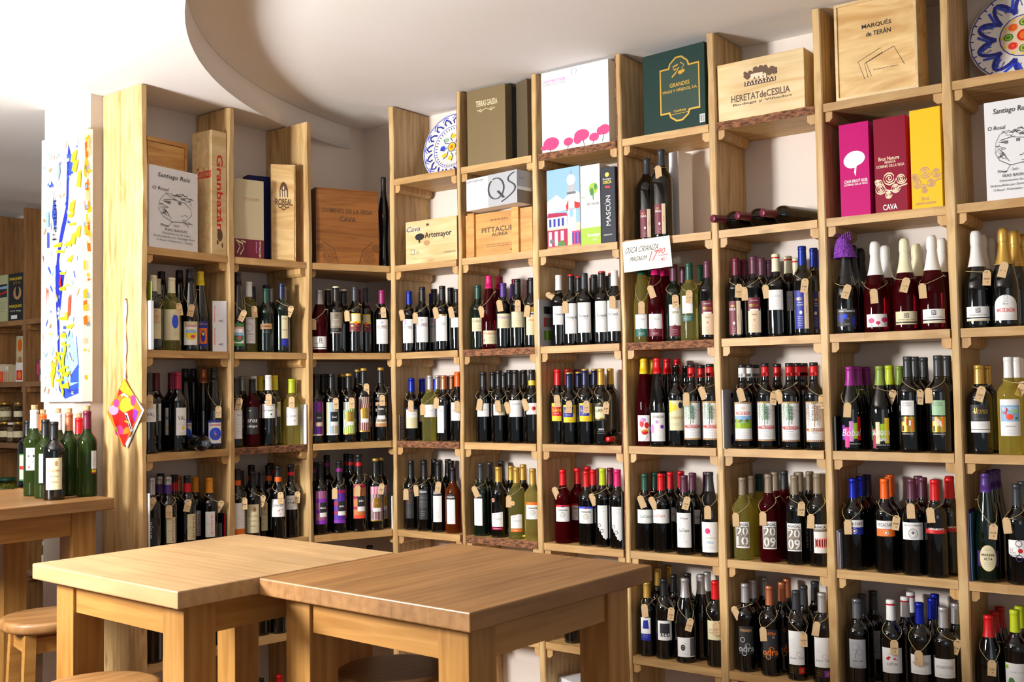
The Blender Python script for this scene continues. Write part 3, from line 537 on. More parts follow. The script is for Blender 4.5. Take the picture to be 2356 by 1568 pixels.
 'gil2': ('white label, purple square', 'r -30 56 30 156 w;i 0 78 50 10 g Juan_Gil;a 8 92 8 1 h;l -26 -4 130 s 5 6;r 6 24 30 46 v;e 19 35 5 6 G;l -26 2 44 G 4 6'),
 'cav1': ('black label, blue trees', 'r -40 24 40 84 d;b 0 76 62 6 w DIGERS_CARRASCAL;t -8 82 16 4 w CAVA;e -22 52 12 14 b;e -6 58 8 9 z;e 26 42 8 18 b;c P 2 -16 46 4 50 24 46;l -8 10 34 w 2 4'),
 'pop': ('white label, pink poppies', 'r -40 18 40 62 w;e -20 40 11 9 p;e 4 32 8 6 p;e 28 42 12 9 p;p k -20 30 -16 20 -19 20;l -34 -18 58 p 1 5;c k .8 4 26 6 20;c k .8 28 32 30 24'),
 'dv1': ('cream label, black stripe', 'r -42 22 42 66 c;r -8 44 8 60 g;b 0 52 12 12 c DV;t 0 38 60 4 g DOMINIO_DE_LA_VEGA;r -42 27 42 31 k'),
 'dv2': ('white label, black stripe', 'r -42 22 42 68 w;r -8 48 8 64 g;b 0 56 12 12 w DV;t 0 41 60 4 g DOMINIO_DE_LA_VEGA;r -42 30 42 34 k;r -42 22 42 27 c'),
 'bob': ('colour-block lettered label', 'r -34 40 -24 92 v;r -24 14 -8 84 M;r -8 34 6 106 P;r 6 44 20 100 l;r 20 38 34 122 r;i 0 66 64 24 w Bobal;t 12 26 40 4 w DOMINIO_DE_LA_VEGA'),
 'sau': ('colour-block white-lettered label', 'r -34 40 -30 90 n;r -30 12 -18 80 D;r -18 28 -4 104 c;r -2 40 12 98 l;r 12 30 28 118 y;b 0 66 60 18 w SAUVIGNON;b 8 44 32 14 w BLANC;t 6 24 46 4 w DOMINIO_DE_LA_VEGA'),
 'dv3': ('white-over-gold label', 'r -22 116 22 162 w;t -2 154 32 5 g DOMINIO;t -2 147 32 5 g DE_LA_VEGA;r -22 64 22 112 G;r -22 96 -8 112 d;r -18 66 -12 84 d;r 4 84 12 100 w;e 14 88 4 18 o;e -2 96 5 12 O;t 0 58 38 4 w DOMINIO_DE_LA_VEGA'),
 'dv4': ('green-over-gold label', 'r -22 116 22 162 j;t -2 154 32 5 g DOMINIO;t -2 147 32 5 g DE_LA_VEGA;r -22 64 22 112 G;r -22 98 -8 112 g;r -18 66 -12 84 d;r 4 82 12 98 w;e 12 96 4 14 o;e -2 94 6 12 e;t 0 58 38 4 w DOMINIO_DE_LA_VEGA'),
 'ega1': ('white-over-blue label', 'r -34 142 34 166 w;r -34 118 34 142 b;t 0 154 60 10 k VEGALFARO;a 0 130 8 1.2 w;e 0 130 4 4 w;l -12 12 146 s 1 4'),
 'ega2': ('white-over-orange label', 'r -34 142 34 168 w;r -34 118 34 142 o;t 0 155 60 11 k VEGALFARO;a 0 130 8 1.2 w;e 0 130 4 4 w;l -12 12 146 s 1 4'),
 'bal': ('white label, round seal', 'r -38 112 38 166 w;i 0 157 60 7 k Pago_de_Los_Balagueses;a 0 132 14 1.5 k;a 0 132 9 .8 g;e 0 134 5 5 g;l -14 16 116 s 1 4;l -10 12 149 r 1 4'),
 'mont': ('red band, white letters', 'r -36 136 36 150 r;b 0 150 52 7 w CAPRAMONTE;l -20 -8 141 w 1 5;l 16 30 141 w 1 5'),
 'tree': ('grey label, etched tree', 'r -30 74 30 170 s;c K 1.5 -8 106 -6 122 -2 132;c K 1 -6 122 -18 134;c K 1 -4 126 10 138;a -8 146 12 .8 K;a 8 128 10 .8 K;i 0 98 34 8 K Juan_Gil;l -22 22 80 K 1 4'),
 'rup': ('white label, red deer', 'r -37 72 37 152 w;p r -22 118 -10 126 -4 122 -14 112;p r 2 122 8 120 20 112 6 116;c r 2 -2 104 6 118 12 122;t 0 100 36 8 g RUPESTRE;c r 1 -8 128 -12 134'),
 'alb': ('white label, underlined name', 'r -37 82 37 142 w;t 0 116 58 10 g ALBARROBLE;c b 1 -32 106 30 104;l -24 18 92 s 2 4;l -14 8 130 s 1 4'),
 'alc': ('black-over-white label', 'r -32 112 32 166 d;i 0 146 50 20 G Alcanta;l -18 18 118 s 1 4;r -32 72 32 110 w;r -32 82 32 83.5 k;l -28 26 104 s 3 5'),
 'cod': ('white label, painted crab', 'r -33 58 33 170 w;r -30 102 30 152 q;b 0 142 50 9 w EL_CODOLAR;p r -26 130 -8 132 -6 140 -14 148 -10 122;e -2 116 11 9 f;c f 2 -14 120 -16 130;c f 2 8 120 14 130;e 14 134 14 6 j;e 18 112 4 4 n;t 0 88 30 5 g PAISES_CÁLIDOS;l -16 16 74 s 3 5'),
 'mar': ('oval white label', 'r -36 48 36 96 V;e 0 74 27 40 h;e 0 74 26 39 c;b 0 84 40 8 k MARINA;b 0 72 26 8 k ALTA;l -14 14 60 g 3 5;l -10 10 102 g 2 4'),
 'bon': ('white label, line figure', 'p w -34 134 -34 92 -20 84 34 80 34 134;a 0 124 9 2 V;c V 2 0 115 0 88;c V 2 -28 110 -18 108 0 98 20 106;e 4 102 7 7 r;t -22 104 14 6 g EL;t -20 96 18 6 g BON;t -14 88 28 6 g HOMME;a 0 80 9 2 V'),
 'seal1': ('', 'e -18 160 8 9 w;e -18 160 6.5 7.5 f;a -18 160 3 1 Y'), 'seal2': ('', 'e -14 152 8 9 w;e -14 152 6.5 7.5 o;a -14 152 3 1 Y'),
 'gn1': ('white label, blue arch', 'r -29 60 29 150 w;e 0 150 29 16 b;r -29 110 29 150 w;e 0 158 8 5 p;t -4 128 40 7 s GÓMEZ;r -27 60 27 112 c;a 0 94 9 1 s;e 0 76 2.5 4 y'),
 'ort': ('white label, green leaves', 'r -38 40 38 150 w;e -16 96 10 12 n;e -28 70 8 14 n;e -18 88 5 6 B;t 0 124 40 5 s ORTO;c s 1 -10 84 6 76 20 80;e 24 90 5 5 l;e -30 138 6 6 l'),
 'ped': ('pale label', 'r -34 24 34 60 w;e 8 54 10 6 p'),
 'mazc': ('arched white label', 'r -38 20 38 66 w;e 0 66 38 34 w;r -36 20 36 66 w;b 0 52 58 13 r MAS_DE_BAZAN;i 0 72 16 5 g Brut;t 0 80 16 4 s CAVA;l -26 28 34 s 3 5;a 0 92 6 .8 s'),
 'sig': ('white label, letter grid', 'r -30 90 30 168 w;t -18 158 6 8 k E;t -4 158 6 8 k A;t 10 158 6 8 k B;t -18 120 6 8 k T;t -4 120 6 8 k D;t 12 120 6 8 k A;e -18 140 3 3 k;e 0 140 3 4 k;e 14 140 3 4 K;e -16 102 3 4 r;c k 3 4 104 12 100'),
 'rib': ('white text label', 'r 6 96 30 160 w;l 9 28 152 g 8 6;r 8 80 28 94 y;r 8 80 28 84 D'),
 'grn': ('green and red label', 'r -30 30 30 150 n;r -26 36 26 144 c;l -20 20 130 g 8 8;r -26 80 26 96 r;e 0 60 8 8 l'),
 'whp': ('white strip label', 'r -10 60 14 170 w;l -6 12 160 s 10 9'),
}
def palm(x, y0, y1, n, col, seed, tr):
    r_ = random.Random(seed); s = 'c %s 1.6 %g %g %g %g %g %g;' % (tr, x-1, y0, x+1, (y0+y1)/2, x, y1)
    for i in range(n):
        y = y0+(y1-y0)*(.25+.8*i/n); l = r_.uniform(5, 11)
        for sg in (-1, 1): s += 'c %s .9 %.1f %.1f %.1f %.1f %.1f %.1f;' % (col, x, y, x+sg*l*.6, y+r_.uniform(1, 5), x+sg*l, y+r_.uniform(-5, 3))
    return s
FR = 'r -37 28 37 166 h;r -35 31 35 163 b;s -35 31 35 33.5 21 y;s -35 160.5 35 163 21 y;r -33 34 33 160 w;'
L['mb4'] = ('white label, green palms', FR+palm(-25, 88, 156, 14, 'n', 1, 't')+palm(-6, 84, 158, 20, 'n', 2, 't')+palm(2, 88, 148, 16, 't', 3, 'n')+'a 22 148 5 .8 j;l 12 30 136 r 2 4;b 0 76 56 13 r MAS_DE_BAZAN;i -4 64 22 4 q Cabernet;l -28 28 56 s 5 4')
L['mb5'] = ('white label, brown palms', FR+palm(-25, 82, 156, 18, 'B', 4, 'h')+palm(-2, 80, 158, 22, 'B', 5, 'h')+palm(9, 84, 150, 18, 'h', 6, 'B')+'b 0 70 56 12 O MAS_DE_BAZAN;t 0 59 20 3 k RESERVA;l -28 28 52 s 5 4')
L['mb6'] = ('white label, vineyard picture', FR+'b 0 126 54 12 r MAS_DE_BAZAN;e 0 144 8 5 e;r -33 92 33 116 q;'+''.join('e %g %g 5 %g %s;' % (-30+6*i, 98+2*math.sin(i*2), 5+2*math.sin(i), 'nlhn'[i % 4]) for i in range(11))+'r -33 72 33 92 l;'+''.join('c n 1 %g 72 %g 90;' % (-30+7*i, -16+3.6*i) for i in range(10))+'l -20 22 58 s 4 6')
def label_mesh(shape, key):
    if (shape, key) in LAB: return LAB[(shape, key)]
    def mp(x, y, l):
        r = rad(shape, max(0, y)); a = x/max(r, 20); rr = (r+l)*.001; return (rr*math.sin(a), -rr*math.cos(a), y*.001)
    LAB[(shape, key)] = art_mesh('label', L[key][1], mp, thick=.3, bent=True); return LAB[(shape, key)]
PR = ['6,90', '7,20', '8,80', '10,90', '11,70', '15,90', '4,80', '5,40', '12,40', '13,50']
def price_tag(root, shape, hs, dx, zc, tilt, yawc, seed, nb=(), pl=()):
    """card on a jute loop; dx lateral metres, zc height of the card centre above the foot"""
    R = rad(shape, min(zc/hs*1000, PROF[shape][0]))*.001; Rm = max(R, rad(shape, max(0, (zc+.02)/hs*1000))*.001)
    fwd = math.sqrt(max((Rm+.004)**2-dx*dx, (.35*Rm)**2))+.003
    c, s = math.cos(yawc), math.sin(yawc)                                  # card faces the camera side; yawc rotates root frame to camera frame
    ca, sa_ = math.cos(yawc+root.rotation_euler.z), math.sin(yawc+root.rotation_euler.z)
    for _ in range(8):
        hit = False
        for du in (-.0135, 0, .0135):
            q = Vector((root.location.x+(dx+du)*ca+fwd*sa_, root.location.y+(dx+du)*sa_-fwd*ca, 0))
            if any((q-v).length < r+.0035 for v, r in nb): hit = True
        if not hit: break
        fwd += .002
    P0 = Vector((dx, -fwd, zc)); tl = math.radians(tilt)
    up = Vector((-math.sin(tl), 0, math.cos(tl)))
    if tilt: up = Vector((math.sin(math.radians(-tilt)), 0, math.cos(tl)))
    rt = Vector((up.z, 0, -up.x)); az = math.asin(max(-.8, min(.8, dx/(Rm+.02))))*.5
    def L2(u, v, dep):   # card coords (mm) to root local
        q = P0 + rt*(u*.001*math.cos(az)) + up*(v*.001) + Vector((0, u*.001*math.sin(abs(az))*(1 if dx*u > 0 else -1)*.6, 0)) + Vector((0, -dep*.001, 0))
        return Vector((q.x*c-q.y*s, q.x*s+q.y*c, q.z))
    bm = bmesh.new(); O = [(-12.5, -25), (12.5, -25), (12.5, 17), (6, 25), (-6, 25), (-12.5, 17)]
    a = [bm.verts.new(L2(u, v, 0)) for u, v in O]; b = [bm.verts.new(L2(u, v, .7)) for u, v in O]
    bm.faces.new(a); bm.faces.new(b[::-1])
    for i in range(6): bm.faces.new((a[i], a[(i+1) % 6], b[(i+1) % 6], b[i]))
    bmesh.ops.recalc_face_normals(bm, faces=bm.faces)
    hp = [bm.verts.new(L2(1.8*math.cos(k), 18+1.8*math.sin(k), .8)) for k in [i*math.pi/3 for i in range(6)]]; bm.faces.new(hp).material_index = 1
    vs, fs = text_geo(PR[seed % len(PR)]); nv = [bm.verts.new(L2(x*16+y*2, y*7-4, .85)) for x, y in vs]
    for f in fs: bm.faces.new([nv[i] for i in f]).material_index = 1
    vs, fs = text_geo('€'); nv = [bm.verts.new(L2(x*5+2, y*5-14, .85)) for x, y in vs]
    for f in fs: bm.faces.new([nv[i] for i in f]).material_index = 1
    o = obj('price_tag', bm, [CARD, INK], root)
    hole = P0+up*.018; hole = Vector((hole.x, hole.y-.001, hole.z)); zn = max(hole.z+.006, (PROF[shape][2]-4)*.001*hs*1.0); zn = min(zn, PROF[shape][0]*.001*hs*.9)
    pts = []; a0 = math.atan2(dx, fwd)
    for k in range(20):
        f = 2*math.pi*k/20; z = hole.z+(zn-hole.z)*((1-math.cos(f))/2)**.55
        r = rad(shape, z/hs*1000)*.001+.0022
        if k in (0,): q = hole
        elif k in (1, 19): r = max(r, math.hypot(hole.x, hole.y)*.93); q = Vector((r*math.sin(a0+f), -r*math.cos(a0+f), z))
        else: q = Vector((r*math.sin(a0+f), -r*math.cos(a0+f), z))
        q = Vector((q.x*c-q.y*s, q.x*s+q.y*c, q.z)); rz_ = root.rotation_euler.z; cr, sr = math.cos(rz_), math.sin(rz_)
        for v, r_n in tuple(nb)+tuple(pl):
            wv = Vector((root.location.x+q.x*cr-q.y*sr, root.location.y+q.x*sr+q.y*cr, 0)); dd = wv-v
            if dd.length < r_n+.0016:
                m_ = dd.normalized()*(r_n+.0018-dd.length); q = q+Vector((m_.x*cr+m_.y*sr, -m_.x*sr+m_.y*cr, 0))
        pts.append(q)
    bm = bmesh.new(); tube(bm, pts, .0009, 5, closed=True); e = pts[10]
    rnd = random.Random(seed*3); k = rnd.choice((5, 6, 14, 15)); e = pts[k]; d = Vector((e.x, e.y, 0)).normalized(); tube(bm, [e, e+d*.006+Vector((0, 0, .002)), e+d*.012+Vector((.003, 0, rnd.uniform(-.004, .01)))], .0009, 5)
    obj('tag_string', bm, STRING, o)
GW = {'d': 'dark', 'g': 'green', 'y': 'golden', 'r': 'red-tinted', 'a': 'amber', 'e': 'green'}
NB = [0]
def build_bottle(pos, hs, shape, glass, cap, label, off, rs=1.0, name='wine_bottle', cork=False):
    """pos: foot; hs height factor; returns root whose -Y is the label direction"""
    tc = Vector((-pos.x, -pos.y, 0)).normalized(); right = Vector((-tc.y, tc.x, 0))   # right as the camera sees it
    a = math.asin(max(-.95, min(.95, off))); f = tc*math.cos(a)+right*math.sin(a); rz = math.atan2(f.x, -f.y)
    root = thing(name, None, None, pos, rz)
    for nm, me in (('bottle_body', body_mesh(shape, glass)), ('capsule', cap_mesh(shape, cap) if cap != 'none' else None), ('label', label_mesh(shape, label) if label != '-' else None), ('seal', label_mesh(shape, label.replace('atm', 'seal')) if label[:3] == 'atm' else None)):
        if me:
            o = obj(nm, me, None, root); o.scale = (rs, rs, hs)
            if nm == 'label' and len(me.materials) == 0: bpy.data.objects.remove(o)
    return root, rz, tc
def cell(bay, lev, zx, zy, zs, rows):
    z = LV[lev]; items = []
    for ln in rows.strip().split('\n'):
        t = ln.split()
        if len(t) < 8: continue
        items.append((float(t[0]), float(t[1]), float(t[2]), t[3], t[4], t[5], t[6], float(t[7]), [tuple(map(float, q[1:].split(','))) for q in t[8:] if q[0] == 'T']))
    items.sort(key=lambda q: q[0]); front = [q for q in items if q[2] < .5]; rear = [q for q in items if q[2] >= .5]
    n_, D_ = bayline(bay); a_, b_ = P[bay], P[bay+1]; u_ = (b_-a_).normalized(); na = NR if bay >= 4 else E2; nb = NR if bay >= 3 else E2
    sa = Vector((na.y, -na.x, 0)); sb = Vector((-nb.y, nb.x, 0))            # normals of the two uprights, pointing into the cell
    bn = -NR if bay >= 4 else -E2                                             # back wall normal, pointing into the cell
    pp, tg, RR = [], [], []
    for q in items:
        x, y, row, sh = q[:4]; R = .001*max(r for r, _ in PROF[sh][1])*(RSK(sh)); o = R+.014+row*.0735
        p = cell_pos(bay, zx+x/zs, (zy+y/zs+zy+y/zs+180)/2, min(o, .24-R)); p.z = 0; pp.append(p); tg.append(p.copy()); RR.append(R+.0007)
    def clampit(p, R):
        for _ in range(3):
            for nn, pt, mg in ((sa, a_, .0195+EXTRA.get((bay, lev), (0, 0))[0]), (sb, b_, .0195+EXTRA.get((bay, lev), (0, 0))[1]), (n_, a_, .004), (bn, CORNER, .003)):
                d = (p-pt).dot(nn)-(R+mg)
                if d < 0: p -= nn*d
            if bay < 4:
                m_ = Vector((E1.y, -E1.x, 0)); d = (p-LWP).dot(m_)-(R+.003)
                if d < 0: p -= m_*d
            if bay == 3:
                d = -(p-CORNER).dot(NR)-(R+.003)
                if d < 0: p += NR*d
    for it in range(900):
        if it < 650:
            for i, p in enumerate(pp): p += (tg[i]-p)*(.04 if it < 400 else .01)
        for i in range(len(pp)):
            for j in range(i):
                d = pp[i]-pp[j]; l = d.length or 1e-6; ov = RR[i]+RR[j]-l
                if ov > 0:
                    d = d/l; vd = Vector((pp[i].x, pp[i].y, 0)).normalized(); d = (d + vd*(.5 if d.dot(vd) > 0 else -.5)).normalized()
                    wi = .3 if items[i][2] < .5 else 1; wj = .3 if items[j][2] < .5 else 1
                    pp[i] += d*ov*wi/(wi+wj)*.9; pp[j] -= d*ov*wj/(wi+wj)*.9
        for i, p in enumerate(pp): clampit(p, RR[i])
    worst = max([RR[i]+RR[j]-(pp[i]-pp[j]).length for i in range(len(pp)) for j in range(i)]+[0])
    if worst > .0013: print('TIGHT', bay, lev, round(worst, 4))
    for qi, q in enumerate(items):
        x, y, row, sh, gl, cp, lb, off, tags = q; X, Y = zx+x/zs, zy+y/zs; R = RR[qi]-.0007
        pos = pp[qi].copy(); dr = ray(X, Y); top = EYE + dr.z*pos.y/dr.y
        h = (top-z)*1000; hs = h/PROF[sh][0]; hs = max(.82, min(1.22, hs))
        pos.z = z+.0003; o = (pos-a_).dot(n_)
        root, rz, tc = build_bottle(pos, hs, sh, gl, cp, lb, off, RSK(sh))
        NB[0] += 1
        isf = row < .5; grp = front if isf else rear; k = grp.index(q)+1
        de = L[lb][0] if lb != '-' else None
        where = f'{ORD[k]} {"in front" if isf else "behind"}, {shelfword(bay, lev)} shelf, {ORD[bay]} bay'
        lab = f'{GW[gl]} bottle, {CAPWORD[cp]} cap, ' + (f'{de}, ' if de else '') + where
        tag(root, lab, 'bottle', f'wine bottles on the {shelfword(bay, lev)} shelf of the {ORD[bay]} bay')
        for tg in tags:
            tx, ty, tilt = tg; TX, TY = zx+tx/zs, zy+ty/zs; pt = cell_pos(bay, TX, TY, o-R); dist = pos.y
            dx = (TX-X)/FPX*pos.y; zc = cell_pos(bay, TX, TY, o-R*.9).z-z
            tcx = math.atan2(tc.x, -tc.y)
            price_tag(root, sh, hs, max(-.062, min(.062, dx)), max(.07, min(zc, hs*PROF[sh][0]*.001-.09)), tilt, tcx-rz, NB[0], [(pp[j], RR[j]) for j in range(len(pp)) if j != qi], [(a_-sa*50, 50.019), (b_-sb*50, 50.019)])
ZA = (320, 580, 5.6); ZB = (320, 830, 5.89); ZC = (320, 1030, 5.89); ZD = (700, 610, 6.2); ZE = (700, 830, 6.2); ZF = (700, 1030, 6.2); ZG = (1050, 590, 5.89); ZH = (1050, 820, 5.89); ZI = (1050, 1040, 5.89)
cell(1, 1, *ZA, '''
155 300 0 B d cream bk .4 T190,815,0
243 345 1 B d cream - 0
315 250 1.6 F d black - 0
418 330 0 B y cream hors 0 T512,738,8
490 235 1.3 F d black - 0
655 220 0 F d black gran .1 T668,750,-12
790 250 .3 F d yellow pont .3''')
cell(2, 1, *ZA, '''
1275 265 0 F d black gran2 0 T1335,820,-25
1292 405 1 B d white - 0
1316 510 1.8 B d black - 0
1425 383 0 B y white mapl 0 T1493,770,5
1490 445 1 B d navy - 0
1600 470 0 B g dgreen xol 0
1640 425 1 B g navy - 0
1697 468 1.8 B d silver - 0
1785 403 0 B g navy bk2 .35 T1885,760,-22
1897 443 .45 B d silver bk3 .2''')
cell(1, 0, *ZB, '''
112 165 0 B d dgrey valg .2 T125,545,0
262 165 1 B d maroon valg -.1
415 162 .8 B d maroon val -.5
525 155 0 B d cherry val .4
745 105 1.7 F d black gran3 0
870 105 1.6 F d black gran3 .1
1020 98 0 F d black gran3 .1 T1075,690,0
1095 105 1.5 F d copper - 0''')
cell(2, 0, *ZB, '''
1318 235 .2 B d dgrey oli .3 T1360,580,-10
1350 250 1 B d black - 0
1420 210 1.6 B d silver - 0
1492 245 0 B r black tres 0
1550 205 1 B d white - 0
1688 193 0 B d white emin 0 T1690,525,0
1742 205 1 B d yellow - 0
1780 262 1.7 B g green - 0
1880 195 .35 B d yellow ovo 0
1925 255 1.2 B g green - 0
2058 245 0 B y lime cara 0 T2056,560,0''')
cell(1, -1, *ZC, '''
115 370 1 B d silver - 0
165 405 0 B d silver arrk 0 T165,755,-28
240 385 .9 B d purplesilver - 0
305 348 1.9 B d black - 0
390 390 0 B d purplesilver arrc .35 T405,860,0
455 365 1 B d redlow - 0
548 380 1.8 B d copper - 0
650 375 0 B d redlow arrr .5 T655,780,-12
755 395 1 B d amber arrw .2
950 405 0 B d amber arrw .1 T1080,790,-30''')
cell(2, -1, *ZC, '''
1330 290 0 B d orangeband mich .3 T1422,750,0
1380 312 1 B d black - 0
1528 320 0 B d black mata 0 T1650,720,-18
1580 232 1.4 B d orangeband - 0
1712 325 .35 B d dgrey mata 0 T1750,790,-4
1722 235 1.3 B d orangeband - 0
1780 208 1.9 B d redband - 0
1908 245 0 B d orangeband emi1 0 T1938,670,0
2112 225 0 B d redband emi2 0 T2192,660,-5''')
cell(3, 1, *ZD, '''
218 358 0 G r silver lb 0 T135,840,0
345 340 1 B d blackcream - 0
455 305 0 B d blackcream s8 0
490 385 1.6 B d black - 0
560 348 1 B d blackcream - 0
722 308 0 B d dgrey bro .0 T608,720,3
778 355 1.6 B d maroon - 0
875 330 .7 B d black bro -.1
1112 358 .2 B d magenta male 0 T1130,675,4''')
cell(4, 1, *ZD, '''
1465 372 0 B d blue mal2 -.25 T1360,715,12
1635 390 1.4 B d blue - 0
1693 312 0 B d black male -.1 T1590,755,3
1785 405 2 B d blue - 0
1850 340 .9 B d black mal2 0
1975 298 0 B d black mal4 -.2 T1880,680,10
2095 323 1 B d black - 0
2185 343 .1 B d black smw -.3 T2100,675,10''')
cell(3, 0, *ZE, '''
172 185 0 B d black liv .15
280 193 1 B d black - 0
322 188 1.8 B d black - 0
388 182 0 B d black gen .05 T442,605,0
512 195 1.7 B d blackgold - 0
565 190 1 B d blackgold - 0
638 180 0 B d blackgold ij1 0 T677,600,0
755 120 1 B d blackgold - 0
848 103 0 B d blackgold ij2 0 T885,400,0
1095 95 0 B d blackgold ij3 0 T1112,560,0''')
cell(4, 0, *ZE, '''
1543 247 0 B d royal gn1 0 T1530,640,0
1705 250 1 B d royal ro1 0
1803 207 0 B y silver lab5 -.05 T1698,690,2
1862 255 1.6 B d royal - 0
1918 207 1 B y silver - 0
1990 207 .15 B d copper oli -.5 T1880,600,-4
2055 213 2 B d dgrey - 0
2115 205 1.2 B d copper - 0
2192 155 .2 B d orange ro1 -.2 T2180,650,0''')
cell(3, -1, *ZF, '''
140 205 1.2 B d purpleband - 0
232 208 0 B d black mur .1
320 105 1.5 B d purpleband - 0
502 188 0 B d purpleband ijp .05 T437,650,0
612 85 1.8 B d redband - 0
675 92 .9 B d redband - 0
775 95 0 B d redband ijr .05 T757,610,-4
1020 150 0 B d blackgold ijk .05 T1100,580,-8
1098 140 .8 B d blackgold ijk .1''')
cell(3, -2, *ZF, '''
940 1390 1 B d black - 0''')
cell(4, -1, *ZF, '''
1502 183 0 B d black sol1 -.25 T1425,655,0
1670 170 1.4 B d black - 0
1722 190 0 B d black sol2 -.2 T1605,605,9
1830 158 2 B d black - 0
1878 175 1 B d black - 0
1922 195 0 B d black sol3 -.2 T1915,560,-8
2035 163 1.8 B d black - 0
2092 183 .9 B d black - 0
2128 280 0 B a black sol3 -.35''')
cell(5, 1, *ZG, '''
262 388 0 B g dgreen pi1 -.05
385 400 1.2 B g dgreen - 0
450 262 0 F r pink pi2 0 T345,750,14
612 272 1 F r cherry - 0
557 425 2 B d black - 0
676 360 0 B d purple pi3 -.05 T625,665,8
772 308 1.5 F r cherry - 0
808 375 1.2 B d purple - 0
858 305 0 B d black pi4 0 T858,665,0
948 393 1.4 B d purple - 0
995 320 1 B d black - 0
1040 290 .15 B d black pi5 0 T975,740,-8''')
cell(6, 1, *ZG, '''
1335 255 0 B d white ro1 -.05 T1230,500,60
1568 245 0 B d blackred ro2 -.05 T1480,690,0
1690 268 1.3 B d blackred - 0
1752 228 0 B d dgrey ro3 -.1
1838 287 1.9 B d blackred - 0
1885 248 .9 B d dgrey - 0
1948 203 0 B d blackred ro2 -.1
2022 267 1.8 B d dgrey - 0
2086 225 .9 B d blackred - 0
2170 190 0 B d white ro3 -.2 T2135,620,0''')
cell(5, 0, *ZH, '''
372 210 0 B d black lab5 -.1 T315,650,-8
520 210 1.4 B d black - 0
582 190 0 B d black nn 0 T562,670,3
662 217 1.1 B d black - 0
745 183 1.6 B d black - 0
808 183 0 B d black los 0 T700,690,16
865 190 2 B d black - 0
920 180 .9 B d black - 0
1030 178 0 B d blackyel pom 0 T935,650,18''')
cell(6, 0, *ZH, '''
1322 175 0 B d red lan1 -.05 T1308,600,4
1480 173 1.3 B d red - 0
1528 213 0 B d bluegold lan2 0 T1518,680,-3
1628 173 2 B d maroon - 0
1638 207 1 B d bluegold - 0
1728 168 0 B d bluegold lan2 0 T1735,680,0
1832 220 1.9 B d bluegold - 0
1878 168 1 B d bluegold - 0
1962 163 0 B d gold lan4 -.1 T2020,695,-5
2095 163 2 B d gold - 0''')
cell(5, -1, *ZI, '''
342 150 0 B g dgrey sol3 -.45 T265,530,22
466 137 1 B g dgrey - 0
608 122 1.9 B d dgrey - 0
576 198 0 B d gold atm1 -.25
750 180 1.7 B d gold - 0
822 208 0 B y gold atm2 -.1 T713,660,0
908 168 .9 B d gold - 0
1042 222 0 B y gold vald3 -.1''')
cell(6, -1, *ZI, '''
1455 235 0 B r red vald -.1 T1360,550,22
1645 217 .8 B r red vald 0
1785 195 1.9 B r red - 0
1775 255 0 B d red vald2 -.15
1872 235 .9 B d red - 0
2010 220 0 B d lime juz -.15 T1875,640,22
2072 213 1.2 B d maroon - 0
2190 235 0 B d pink juz -.2''')
cell(7, 1, 1410, 560, 5.808, '''
360 230 0 F y dgreen osc1 -.2 T345,860,0
492 250 1 F y dgreen - 0
576 235 0 F r pink osc2 -.1 T522,645,18
702 250 .9 F r pink - 0
825 285 0 B g plum osc3 0 T838,775,2
942 318 1 B d plum - 0
1062 265 0 B y dgreen osc4 -.3 T1055,710,-2
1174 292 .8 B y dgreen - 0
1265 315 1.8 B d dgreen - 0
1307 235 .1 B d plum osca -.1''')
cell(7, 0, 1430, 800, 6.03, '''
293 150 0 F r yellow mb1 -.05
428 160 1 F r yellow - 0
513 143 0 F d red mb2 -.05
655 155 .9 F d red - 0
755 240 .0 B d none mb3 -.1
785 160 1.9 F d red - 0
890 250 1 B d none - 0
1012 228 0 B d neckred mb4 0 T935,710,0
1115 240 .9 B d neckred - 0
1215 240 1.6 B d neckred - 0
1272 222 .1 B d neckred mb4 0 T1165,625,18''')
cell(7, -1, 1430, 1050, 6.03, '''
312 238 0 B d dgreen lf1 0 T262,620,20
455 218 1.2 B d dgreen - 0
590 205 2 B d black - 0
556 235 0 B d red lf2 -.1 T440,640,26
695 215 1 B d red lf2 .2
815 203 1.8 B d red - 0
888 260 0 B d plum lf3 -.15 T910,645,-15
1003 228 .8 B d plum lf1 .2
1155 215 1.6 B d plum - 0
1230 215 0 G d dgrey rose -.1 T1195,770,0''')
cell(7, -2, 1430, 1290, 5.64, '''
328 270 0 B d gold az -.25 T293,635,5
490 85 1.3 B d gold - 0
600 58 2 B d gold - 0
560 230 0 B d black al 0 T642,685,-7
692 180 1 B d black - 0
846 222 0 G d silver moon 0 T895,830,-15
858 160 1.9 B d black - 0
1008 175 .9 G d silver - 0
1102 145 1.6 G d silver - 0
1225 257 0 B d red mon -.1 T1225,870,0''')
cell(8, 1, 1640, 550, 6.27, '''
292 278 0 B d maroon oscr -.1 T322,750,-4
441 300 1 B d maroon - 0
587 252 0 B d plum osca -.05 T450,790,4
705 277 .9 B d plum - 0
817 305 1.8 B d plum - 0
928 218 0 B d creamred mas -.1 T780,755,8
1088 250 .9 B d creamred mas .2
1192 278 1.7 B d creamred - 0
1312 105 0 B d blue oscb -.1 T1335,670,-8
1437 133 .8 B d blue oscb .2
1512 165 1.6 B d blue - 0''')
cell(8, 0, 1640, 800, 5.807, '''
410 222 0 B d neckwhite mb6 0 T385,625,14
492 225 .8 B d neckwhite - 0
570 230 1.7 B d neckwhite - 0
710 207 0 B d neckred mb4 0 T808,670,-8
893 212 1.2 B d neckred - 0
1037 205 0 B d neckred mb4 0 T900,650,18
1125 205 1.6 B d neckred - 0
1215 207 .9 B d neckred - 0
1360 195 0 B d neckred mb5 0 T1455,720,0''')
